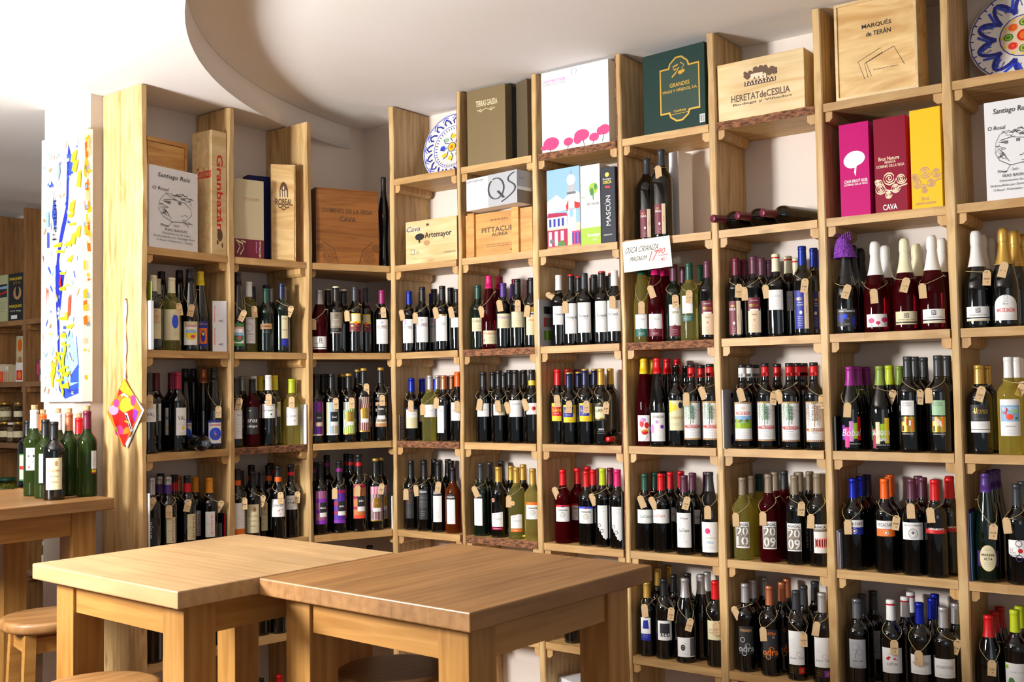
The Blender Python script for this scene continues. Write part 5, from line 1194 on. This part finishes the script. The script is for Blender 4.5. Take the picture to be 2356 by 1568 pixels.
leaflet(6, 1, 1, -.018, .10, .195, .005, LF, 'grey leaflet printed with coloured bottles', 'r -22 70 18 86 k;r -22 42 18 62 u;r -22 42 -12 62 r;r -22 14 18 34 n;r -12 15 6 33 l;l -20 20 8 u 1 3')
leaflet(8, 0, 1, -.014, .10, .215, .004, LF, 'pale leaflet with small bottle pictures, fourth shelf of the eighth bay', 'r 10 86 26 94 k;r 26 88 36 92 u;r 4 42 20 50 k;r 6 43 14 49 w;r 20 44 30 48 B;s 4 60 24 82 9 s;e 12 16 10 7 b;e -10 52 3 1 D;e 8 10 6 5 V')
leaflet(9, 0, 1, .01, .10, .118, .006, BLACKCARD, 'black booklet against the ninth upright, beside the violet-capped bottle')
for k, (c, nm) in enumerate(((WHITECARD, 'white'), (pm('lilac_card', (.7, .62, .76), .5), 'lilac'), (LF, 'grey'))):
    leaflet(9, -1, 1, .006+.003*k, .11-.01*k, .132-.004*k, .0025, c, f'{nm} leaflet in the small stack, fifth shelf of the ninth bay', s=.002+.0032*k)
leaflet(10, -1, 1, .0, .09, .225, .003, pm('violet_card', (.28, .12, .34), .5), 'violet booklet behind the teal one, fifth shelf of the tenth bay', s=.002)
leaflet(10, -1, 1, .004, .10, .215, .0035, pm('teal_card', (.25, .45, .52), .5), 'teal booklet against the tenth upright, fifth shelf', 'r -10 30 20 34 k', s=.0062)
leaflet(6, -1, -1, .006, .10, .225, .006, BLACKCARD, 'tall black booklet against the seventh upright, fifth shelf', 'r -46 2 40 98 K')
leaflet(8, -1, 1, .03, .085, .12, .005, pm('slate_piece', (.24, .22, .20), .7), 'small dark slate behind the yellow wine, fifth shelf, eighth bay')
# wire rack, fourth bay
rt = thing('wire_rack', 'small wooden rack bound with dark wire, beside the blue-capped bottle', 'rack', bay_pt(4, .0205, .012, LV[0]+.0008), math.atan2(NR.y, NR.x))
bm = bmesh.new(); bx(bm, 0, -.004, 0, .008, 0, .118, 0, .0006); obj('front_post', bm, pm('zinc', (.5, .5, .55), .35, .7), rt)
bm = bmesh.new(); bx(bm, .01, -.004, 0, .075, 0, .112, 0, .0006); obj('cork_panel', bm, CORK, rt)
bm = bmesh.new(); [tube(bm, [(.006, -.0052, .012+.013*i), (.078, -.0052, .012+.013*i)], .0009, 5) for i in range(8)]; obj('wire', bm, pm('dark_wire', (.1, .1, .1), .4, .6), rt)
# lying bottles in the lower bays
t = cell_pos(1, 480, 1018, -.14); q_ = cell_pos(1, 444, 1018, .088); t.z = q_.z = 0; k_ = (t-q_).length/.3; ax = (t-q_).normalized(); t.z = LV[0]+.0378*k_+.0006
lying(t, ax, 'B', 'd', 'dgrey', '-', 'dark bottle lying on its side, neck out, third shelf of the first bay', k_)
t = cell_pos(6, 1398, 1001, -.02); t.z = LV[0]+.0262; lying(t, -NR, 'B', 'd', 'red', '-', 'small dark bottle with red cap lying beside the seventh upright', .68)
# knitted hat
def find(desc0): return next(o for o in bpy.data.objects if o.get('label', '').startswith(desc0))
hb = find('dark bottle, black cap, black label, blue trees'); ztop = max((hb.children[1].matrix_basis @ Vector(c)).z for c in hb.children[1].bound_box)
ht = thing('knitted_hat', 'small purple knitted hat pulled over the neck of a sparkling wine bottle', 'hat', hb.location+Vector((0, 0, ztop-.058)))
def knit(name, prof, parent, lumps=22):
    bm = bmesh.new(); seg = 44; rings = []
    for i, (r, z, dx) in enumerate(prof): rings.append([bm.verts.new(((r+.0011*math.cos(k*math.pi*lumps/seg*2)*(1 if r > .004 else 0))*math.cos(2*math.pi*k/seg)+dx, (r+.0011*math.sin(i*2.6))*math.sin(2*math.pi*k/seg), z)) for k in range(seg)])
    for i in range(len(prof)-1):
        for k in range(seg): bm.faces.new((rings[i][k], rings[i][(k+1) % seg], rings[i+1][(k+1) % seg], rings[i+1][k])).smooth = True
    return obj(name, bm, rough_mat('purple_wool', (.62, .30, .78), (.30, .10, .48), 260, .6, .95), parent)
knit('crown', [(.036, 0, 0), (.0335, .004, 0)]+[(.033-.0075*(i/12)-.0085*(i/12)**2.2, .006+.050*i/12, -.002-.004*(i/12)) for i in range(13)]+[(.007, .062, -.008), (.002, .066, -.009)], ht)
bm = bmesh.new()
for i in range(5): tube(bm, [(-.008, 0, .060), (-.006+.004*i, -.006, .069), (-.012+.006*i, -.012, .066+.003*i), (-.014+.007*i, -.014, .052)], .0022, 6)
for i in range(3): tube(bm, [(-.008, 0, .062), (-.014, -.004, .068+.001*i), (-.022-.002*i, -.006, .064+.002*i)], .0022, 6)
obj('tassel', bm, MATS['purple_wool'], ht)
ht.scale = (1.12, 1.12, 1.2)
# lower shelves glimpsed between the table legs
cell(1, -2, 0, 0, 1, '''
352 1344 0 B d red - 0
398 1344 0 B d black - 0
498 1320 .2 B d black - 0''')
cell(2, -2, 0, 0, 1, '''
641 1300 0 B d black - 0
600 1305 .3 B d maroon - 0''')
cell(2, -3, 0, 0, 1, '''
643 1552 0 B d red - 0
600 1560 .3 B d black - 0''')
cell(6, -2, 0, 0, 1, '''
1318 1316 .2 B d black - 0''')
carton(6, LV[-3], 1278, 1556, 1340, .10, .02, .12, WHITECARD, 'plain white carton on the lowest shelf of the sixth bay', ym=1560)
# ---------------------------------------------------------------- painting on the pillar
pn = E1; PD = E1.dot(KP)-.042; tl = at_line(96.5, 325, pn, PD); tr = at_line(191, 293, pn, PD); bl = at_line(101, 924, pn, PD)
PW = (Vector((tr.x-tl.x, tr.y-tl.y, 0))).length; PZ0, PZ1 = bl.z, tr.z; PH = PZ1-PZ0
pt = thing('abstract_painting', 'tall white canvas with blue bottle-like stroke and yellow dabs on the pillar', 'painting', (tl.x, tl.y, PZ0), math.atan2(-E2.y, -E2.x))
bm = bmesh.new(); bx(bm, 0, 0, 0, PW, .0415, PH, 0, .002); cv = obj('canvas', bm, rough_mat('canvas_white', (.95, .95, .93), (.93, .93, .91), 60, .2), pt)
rnd = random.Random(5); A = 'r -50 0 50 100 w;c b 9 14 92 18 90 17 84;p z 12 92 30 91 28 84 14 84;c b 6 16 90 14 76 12 70 0 62 -8 54 -12 46 -10 36 -6 26 -6 18;c b 10 -10 52 -8 44 -7 36;p b -8 50 8 47 2 40 -2 34 -8 36;p q -4 16 8 24 24 26 40 18 44 8 44 5 10 3 -4 6;c z 4 -6 16 -4 6 10 3 42 5;c z 2 36 24 42 12;c z 2 2 20 4 10;c s 3 16 22 30 10;p z 24 10 42 14 42 7 22 7;'+''.join('c %s 1.2 %.1f %.1f %.1f %.1f;' % ('zsqjh'[i % 5], *(lambda x, y: (x, y, x+rnd.uniform(-7, 7), y+rnd.uniform(-3, 3)))(rnd.uniform(-44, 40), rnd.uniform(3, 97))) for i in range(120))+''
for i in range(26): y = rnd.uniform(4, 76); x = rnd.gauss(-4 if y < 60 else 18, 14); x = max(-44, min(34, x)); A += 'p %s %.1f %.1f %.1f %.1f %.1f %.1f %.1f %.1f;' % (('yYYy'[i % 4]), x, y, x+rnd.uniform(12, 24), y+rnd.uniform(-1.6, 1.8), x+rnd.uniform(10, 20), y-1.2, x+2, y-.9)
for i in range(10): y = rnd.uniform(2, 14); x = rnd.uniform(-26, 10); A += 'c Y 3 %.1f %.1f %.1f %.1f;' % (x, y, x+rnd.uniform(-12, 14), y+rnd.uniform(3, 9))
for i in range(7): y = rnd.uniform(60, 95); x = rnd.uniform(24, 46); A += 'p y %.1f %.1f %.1f %.1f %.1f %.1f %.1f %.1f;' % (x, y, x+12 if x < 36 else 49, y+1, x+6 if x < 42 else 48, y-4, x-4, y-3)
A += 'p f 20 38 26 40 24 32 18 31;p f -34 44 -30 42 -32 36;p q -36 72 -28 72 -28 66 -36 66;p z -32 64 -28 64 -28 58 -32 58;p z -20 70 -16 78 -10 70 -12 64;c q 5 -8 84 -2 88;T -14 68 15 9 k Pasión;i 30 4 22 1.6 k Pedro_27;p r -2 44 2 47 4 42'
merge(cv, art_mesh('print', A, pmap(PW, PH), thick=.4))
SD = 'r -50 0 50 100 w;'+''.join('p %s %.1f %.1f %.1f %.1f %.1f %.1f %.1f %.1f;' % ('ooYyYcwq'[i % 8], x, y, x+w_, y+rnd.uniform(-.5, .8), x+w_*.8, y+h_, x-4, y+h_*.8) for i, (x, y, w_, h_) in enumerate([(rnd.uniform(-44, 0), (rnd.uniform(60, 97) if i % 3 else rnd.uniform(8, 60)), rnd.uniform(12, 44), rnd.uniform(1, 4)) for i in range(60)]))
merge(cv, art_mesh('print', SD.replace('p O', 'p o'), pmap(.0415, PH), thick=.4), Matrix.Translation((PW, 0, 0)) @ Matrix.Rotation(math.pi/2, 4, 'Z'))
# ---------------------------------------------------------------- diamond hang-tag on the first upright
HD = E1.dot(P[1])-.0165-.004
hp = at_line(290, 688, E1, HD); dt = thing('hanging_brochure', 'diamond-shaped orange and red brochure hanging by white ribbon on the first upright', 'brochure', hp)
def HL(x, y, l=0): q = at_line(x, y, E1, HD)-hp; return q-E1*l
def diamond(name, pts, mat, l0, l1):
    bm = bmesh.new(); f = [bm.verts.new(HL(x, y, l1)) for x, y in pts]; b = [bm.verts.new(HL(x, y, l0)) for x, y in pts]; bm.faces.new(f); bm.faces.new(b[::-1])
    for i in range(len(pts)): bm.faces.new((f[i], f[(i+1) % len(pts)], b[(i+1) % len(pts)], b[i]))
    bmesh.ops.recalc_face_normals(bm, faces=bm.faces); return obj(name, bm, mat, dt)
diamond('back_page', [(290, 880), (332, 943), (293, 1031), (256, 950)], LF, -.0005, .001)
fp = diamond('front_page', [(288, 870), (327, 944), (285, 1028), (248, 948)], pm('orange_card', (.93, .45, .10), .4), .0025, .0035)
c0, c1, c2, c3 = HL(288, 870), HL(327, 944), HL(285, 1028), HL(248, 948)
def dmap(x, y, l):   # x,y in -50..50 / 0..100 inside the bounding box of the diamond
    px, py = 287.5+x*.79, 1028-y*1.58; return tuple(HL(px, py, .0036+l*.001))
merge(fp, art_mesh('print', 'p y 0 99 30 74 10 76 -12 84;p r -14 86 -2 76 -20 70;e 0 66 20 13 o;e 8 60 20 12 l;p r -38 52 -18 56 0 50 26 56 34 40 14 22 0 26 -14 20 -28 34;p v 30 56 42 52 32 36 24 44;e -30 54 14 7 P;e -14 24 12 8 p;e 10 22 12 7 o;p r -14 18 14 20 4 8 0 1;p l -28 30 -20 28 -14 14;e -22 64 8 6 p;e 26 68 7 8 p;p w 2 50 10 50 26 24 20 22;p k 4 47 8 47 22 26 20 25;c w 3 -8 75 0 77 12 73;c Y 2 2 38 14 36', dmap, thick=.3))
bm = bmesh.new(); pr = None
for i in range(13):
    y = 690+i*15; a = math.sin(i*1.1)*1.6+2.2; q = (bm.verts.new(HL(289.5-a+(-i*.12), y, .003+.001*math.sin(i))), bm.verts.new(HL(289.5+a-i*.12, y, .003-.001*math.sin(i))))
    if pr: bm.faces.new((pr[0], pr[1], q[1], q[0]))
    pr = q
obj('ribbon', bm, WHITECARD, dt)
bm = bmesh.new(); bmesh.ops.create_uvsphere(bm, u_segments=10, v_segments=6, radius=.004); obj('nail', bm, pm('brass', (.6, .45, .2), .3, .9), dt)
# ---------------------------------------------------------------- tables
def table(O, w, l, ztop, label, mt, grain_e1, name='bar_table'):
    """O: left corner; runs l along E1 and w along -E2"""
    F = -E2; root = thing(name, label, 'table', (O.x, O.y, 0), math.atan2(F.y, F.x)); th = .042; lw = .09; ins = .046; ap = .082   # local x = -E2, y = E1
    bm = bmesh.new()
    if grain_e1: bx(bm, -l/2, -w/2, -th/2, l/2, w/2, th/2, 0, .0035); t = obj('tabletop', bm, mt, root); t.rotation_euler = (0, 0, math.pi/2)
    else: bx(bm, -w/2, -l/2, -th/2, w/2, l/2, th/2, 0, .0035); t = obj('tabletop', bm, mt, root)
    t.location = (w/2, l/2, ztop-th/2)
    for sx, sy in ((0, 0), (1, 0), (1, 1), (0, 1)):
        x0 = ins if not sx else w-ins-lw; y0 = ins if not sy else l-ins-lw; h = ztop-th-.001
        bm = bmesh.new(); bx(bm, 0, -lw/2, -lw/2, h-.001, lw/2, lw/2, 0, .002); o = obj('leg', bm, OAKL, root); o.rotation_euler = (0, -math.pi/2, 0); o.location = (x0+lw/2, y0+lw/2, .001)
    for k in range(4):
        L = (w if k % 2 == 0 else l)-2*(ins+lw)+.002; bm = bmesh.new(); bx(bm, -L/2, -.012, -ap/2, L/2, .012, ap/2, 0, .001); o = obj('apron', bm, OAKL, root); o.rotation_euler = (0, 0, 0 if k % 2 == 0 else math.pi/2)
        i2 = ins+.020; zc = ztop-th-ap/2-.0015
        o.location = [(w/2, i2, zc), (w-i2, l/2, zc), (w/2, l-i2, zc), (i2, l/2, zc)][k]
    return root
q1 = Vector((-1.3257, 2.9178, 0)); q2 = Vector((-.6372, 2.6388, 0))
table(q1, .700, .70, 1.089, 'pale square high table with a lighter top, pushed against the browner one', OAKT, False)
table(q2-E2*.002, .70, .703, 1.089, 'browner square high table with a worn streaked top', OAKT2, True)
ST = 1.175; qc = at_z(264, 1144, ST); q3 = qc - E1*.70 + E2*.70
table(q3, .70, .70, ST, 'high table with uncorked bottles on it, against the pillar', OAKT2, True)
def stool(c, ang, label):
    root = thing('bar_stool', label, 'stool', (c.x, c.y, 0), ang); z = .83
    bm = bmesh.new(); lathe(bm, [(.136, z-.036), (.147, z-.033), (.152, z-.024), (.152, z-.008), (.148, z-.001), (.135, z), (.08, z-.004), (.002, z-.006)], 40); obj('seat', bm, OAKT2, root)
    for sx in (-1, 1):
        for sy in (-1, 1):
            bm = bmesh.new(); a = Vector((sx*.085, sy*.085, z-.037)); b = Vector((sx*.115, sy*.115, .001)); v = []
            for p, hw in ((a, .017), (b, .017)): v.append([bm.verts.new(p+Vector(d)) for d in ((-hw, -hw, 0), (hw, -hw, 0), (hw, hw, 0), (-hw, hw, 0))])
            bm.faces.new(v[0]); bm.faces.new(v[1][::-1])
            for k in range(4): bm.faces.new((v[0][k], v[0][(k+1) % 4], v[1][(k+1) % 4], v[1][k]))
            bmesh.ops.recalc_face_normals(bm, faces=bm.faces); obj('leg', bm, OAKL, root)
    for (zz, h, r) in ((z-.075, .05, .086), (.28, .028, .105)):
        for k in range(4):
            bm = bmesh.new(); L = r*2-.036; bx(bm, -L/2, -.009, -h/2, L/2, .009, h/2, 0, .001); o = obj('rail' if zz > .5 else 'stretcher', bm, OAKL, root); o.rotation_euler = (0, 0, k*math.pi/2); o.location = (0, r, zz) if k == 0 else ((-r, 0, zz) if k == 1 else ((0, -r, zz) if k == 2 else (r, 0, zz)))
    return root
stool(Vector((-1.53, 3.50, 0)), .68, 'round wooden stool in front of the small high table')
stool(Vector((-2.13, 4.30, 0)), .68, 'round wooden stool behind the small high table')
stool(Vector((-1.035, 2.64, 0)), .68, 'round pale stool tucked under the pale high table')
stool(Vector((-.315, 2.765, 0)), .68, 'round stool tucked under the browner high table')
# ---------------------------------------------------------------- empty bottles on the small table
def tb(x, yt, yb, shape, glass, cap, lb, off, desc, cork=0):
    p = at_z(x, yb-4, ST); d = ray(x, yt+cork); h = EYE+d.z*p.y/d.y-ST; p.z = ST+.0005; hs = max(.9, min(1.12, h*1000/PROF[shape][0]))
    r, rz, tc = build_bottle(p, hs, shape, glass, cap, lb, off, .97, name='wine_bottle'); tag(r, desc, 'bottle', 'opened bottles on the small table')
    if cork:
        bm = bmesh.new(); bx_ = lathe(bm, [(.0105, 0), (.0108, .002), (.0112, .016), (.0105, .018)], 16); c = obj('cork', bm, CORK, r); c.location = (0, 0, hs*PROF[shape][0]*.001+.001)
ZX = lambda x: x/2.009; ZY = lambda y: 380+y/2.009
for a in ((126, 1196, 1492, 'B', 'd', 'black', 'grn', -.2, 'dark uncorked bottle with a green and red label, behind the letter-grid one', 0),
          (157, 1118, 1533, 'B', 'e', 'white', 'sig', -.05, 'corked green bottle with white cap and letter-grid label', 13),
          (197, 1138, 1508, 'B', 'e', 'orange', '-', 0, 'corked green bottle with orange cap, behind the letter-grid one', 13),
          (209, 1175, 1544, 'B', 'e', 'black', 'whp', -.35, 'green bottle with black cap, half hidden by the cream-labelled one', 0),
          (249, 1185, 1552, 'B', 'd', 'black', 'mata', 0, 'dark bottle with large cream label, the only dark one with a crest', 0),
          (268, 1133, 1512, 'B', 'e', 'white', '-', 0, 'corked green bottle with white cap, at the back of the group', 13),
          (318, 1133, 1532, 'B', 'e', 'copper', '-', 0, 'corked green bottle with copper cap beside the cream-labelled one', 13),
          (364, 1155, 1512, 'B', 'e', 'red', '-', 0, 'corked green bottle with bright red cap on the small table', 13),
          (402, 1122, 1536, 'B', 'e', 'maroon', 'rib', .25, 'corked green bottle with maroon cap on the small table', 13)):
    tb(ZX(a[0]), ZY(a[1]), ZY(a[2]), *a[3:9], cork=a[9]/2.009)
# ---------------------------------------------------------------- back room: shelves, jars, tins
BL_ = [2.02, 1.634, 1.25, .865, .48, .10]
bsh = thing('grocery_shelving', 'brown wooden grocery shelving in the room behind the pillar', 'shelving', (BRP.x, BRP.y, 0))
def brp(s, o, z=0.): q = Vector((BRP.x, BRP.y, 0))+UR*s+NR*o; q.z = z; return q
rotN = math.atan2(NR.y, NR.x); rotU = math.atan2(UR.y, UR.x)
for s in (-.43, 0, .43):
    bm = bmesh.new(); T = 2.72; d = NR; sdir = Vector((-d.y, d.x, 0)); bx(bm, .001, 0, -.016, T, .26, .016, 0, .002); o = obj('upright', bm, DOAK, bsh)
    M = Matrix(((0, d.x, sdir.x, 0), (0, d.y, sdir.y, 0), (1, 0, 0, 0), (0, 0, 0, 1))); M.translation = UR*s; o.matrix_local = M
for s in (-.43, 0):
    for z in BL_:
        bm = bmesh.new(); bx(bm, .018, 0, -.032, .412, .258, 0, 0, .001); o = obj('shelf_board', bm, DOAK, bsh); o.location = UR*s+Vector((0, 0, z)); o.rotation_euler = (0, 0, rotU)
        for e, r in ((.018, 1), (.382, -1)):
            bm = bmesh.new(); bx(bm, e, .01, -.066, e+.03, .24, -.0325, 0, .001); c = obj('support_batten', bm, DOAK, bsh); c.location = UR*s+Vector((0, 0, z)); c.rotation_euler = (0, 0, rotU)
def brx(px, off=.05):   # run position of a pixel column on the back-room shelf
    n = NR; p = at_line(px, 900, n, n.dot(BRP)+off); return (p-BRP).dot(UR)
def bbox(px0, px1, z, h, dep, mat, label, art, name='carton', cat='box', off=.02):
    a, b = brx(px0, off), brx(px1, off); W = b-a; bm = bmesh.new(); bx(bm, 0, 0, 0, W, dep, h, 0, .001); o = obj(name, bm, mat); o.location = brp(a, off, z+.0006); o.rotation_euler = (0, 0, rotU); tag(o, label, cat)
    if art: merge(o, art_mesh('print', art, pmap(W, h), thick=.4))
bbox(18, 53, BL_[0], .30, .09, BLACKCARD, 'black olive oil carton with yellow lettering', 'b 0 88 84 7 y PARQUEO;i 8 80 50 6 G Serie_Oro;e 10 58 26 14 h;e 10 62 12 12 k;b 0 30 84 7 y PARQUEO;t 0 20 70 4 w D.O.P._Priego;r -30 4 10 12 w')
bbox(-16, 15, BL_[0], .30, .09, pm('pale_green_card', (.72, .74, .56), .5), 'pale carton with a dark landscape picture beside the olive oil carton', 'r -30 52 50 80 d;p r -30 58 50 66 50 62 -30 55;p q -30 74 50 76 50 70 -30 70;l -20 40 40 g 4 6')
for i, (a, b, h, m, art) in enumerate(((-8, 8, .115, (.85, .80, .70), 'r -50 0 50 60 f;e 0 30 30 18 o;e 0 76 26 14 e'), (10, 20, .11, (.80, .74, .60), 's -50 0 50 60 5 h;e 0 80 30 14 w'), (36, 53, .12, (.92, .90, .86), 'r -40 8 40 60 r;e 0 34 26 20 o;e 0 80 24 10 w'), (84, 90, .135, (.45, .20, .30), 'r -40 30 40 80 p'), (91, 97, .13, (.86, .82, .66), 'r -40 30 40 60 n'))):
    bbox(a, b, BL_[1], h, .06, pm('packet_%d' % i, m, .5), ['orange and white food packet farthest from the grocery upright', 'striped beige packet with white top on the grocery shelf', 'white packet with a red square near the grocery upright', 'narrow maroon packet between the grocery upright and the painting', 'narrow cream packet beside the painting'][i], art, 'food_packet', 'packet')
bbox(37, 54, BL_[1], .30, .03, WHITECARD, 'tall white card with two cake pictures behind the red packet', 'r -48 4 48 98 c;e 0 80 30 14 o;e 0 44 30 12 h;r -50 60 50 66 e', 'picture_card', 'card', off=.15)
def jar(px, z, r, h, fill, lid, label, band=None, off=.08, kind='jar'):
    s = brx(px, off); s = max(s, .019+r) if 57 < px < 90 else max(s, .120) if px >= 90 else min(max(s, -.43+.019+r), -.019-r); o = thing('glass_jar', label, 'jar', brp(s, off, z+.0006))
    bm = bmesh.new(); lathe(bm, [(r*.9, 0), (r, .004), (r, h*.78), (r*.8, h*.88), (r*.8, h*.92)], 24); obj('jar_glass', bm, pm('clear_jar_glass', (.93, .96, .93), .03, 0, Transmission_Weight=1.0, IOR=1.1), o)
    bm = bmesh.new(); lathe(bm, [(r*.86, .004), (r*.93, .008), (r*.93, h*.74), (r*.6, h*.80)], 24); obj('contents', bm, fill, o)['kind'] = 'stuff'
    bm = bmesh.new(); lathe(bm, [(r*.86, h*.89), (r*.88, h*.9), (r*.88, h), (r*.8, h*1.01)], 24); obj('lid', bm, lid, o)
    if band:
        bm = bmesh.new(); lathe(bm, [(r*1.01, h*.25), (r*1.01, h*.55)], 24, cap0=False, cap1=False); obj('label', bm, band, o)
def olive(name, c1, c2, sc):
    m = bpy.data.materials.new(name); m.use_nodes = True; nt = m.node_tree; v = nt.nodes.new('ShaderNodeTexVoronoi'); v.inputs['Scale'].default_value = sc; tc = nt.nodes.new('ShaderNodeTexCoord'); nt.links.new(tc.outputs['Object'], v.inputs[0])
    cr = nt.nodes.new('ShaderNodeValToRGB'); cr.color_ramp.elements[0].color = srgb(c1); cr.color_ramp.elements[1].color = srgb(c2); cr.color_ramp.elements[1].position = .75; nt.links.new(v.outputs['Distance'], cr.inputs[0]); nt.links.new(cr.outputs[0], nt.nodes['Principled BSDF'].inputs['Base Color'])
    bp = nt.nodes.new('ShaderNodeBump'); bp.invert = True; bp.inputs['Strength'].default_value = .8; bp.inputs['Distance'].default_value = .01; nt.links.new(v.outputs['Distance'], bp.inputs['Height']); nt.links.new(bp.outputs[0], nt.nodes['Principled BSDF'].inputs['Normal']); nt.nodes['Principled BSDF'].inputs['Roughness'].default_value = .3; return m
OLV = olive('green_olives', (.72, .70, .20), (.38, .40, .10), 55); BEAN = olive('brown_preserve', (.42, .24, .14), (.20, .10, .06), 80); TOM = olive('red_preserve', (.72, .10, .08), (.40, .04, .04), 60); ARTI = olive('pale_preserve', (.74, .66, .50), (.50, .42, .28), 70)
WL = pm('white_lid', (.88, .88, .86), .4); GLD = pm('green_lid', (.10, .34, .28), .4); GOL = pm('gold_lid', (.75, .6, .3), .35, .7); REDL = pm('red_lid', (.65, .06, .10), .4); CRM = pm('cream_band', (.9, .86, .72), .6)
jar(10, BL_[2], .040, .13, BEAN, GOL, 'dark preserve jar with gold lid, the larger and farther from the upright', CRM); jar(43, BL_[2], .030, .13, BEAN, GOL, 'dark preserve jar with gold lid beside the grocery upright', CRM)
jar(76, BL_[2], .030, .14, TOM, REDL, 'red preserve jar with red lid touching the grocery upright', pm('yellow_band', (.9, .78, .2), .5)); jar(102, BL_[2], .030, .14, TOM, REDL, 'red preserve jar with red lid half behind the painting', pm('yellow_band', (.9, .78, .2), .5))
jar(9, BL_[3], .062, .155, OLV, GLD, 'big green olive jar with dark lid on the grocery shelf', CRM); jar(47, BL_[3], .036, .10, ARTI, GOL, 'pale preserve jar beside the big olive jar')
jar(10, BL_[4], .055, .17, OLV, WL, 'green olive jar with white lid seen under the small table', CRM); jar(38, BL_[4], .048, .155, OLV, GLD, 'green olive jar with green lid seen under the small table'); jar(113, BL_[4], .04, .17, OLV, WL, 'olive jar glimpsed beside the small table leg', CRM)
for px_, f_, l_ in ((10, ARTI, 'pale preserve jar stacked on the gold-lidded one'), (43, BEAN, 'dark preserve jar stacked beside the grocery upright')): jar(px_, BL_[2]+.133, .038 if px_ < 20 else .029, .12, f_, GOL, l_, CRM)
jar(27, BL_[2], .026, .125, ARTI, WL, 'small pale preserve jar between the two gold-lidded ones', CRM)
bbox(12, 28, BL_[5], .22, .08, pm('orange_bag', (.92, .36, .10), .5), 'orange printed bag low behind the stool', 'r -40 70 40 96 w;e 0 82 20 9 b;c k 6 -40 40 0 20 40 50;e 0 12 20 6 y', 'snack_bag', 'bag')
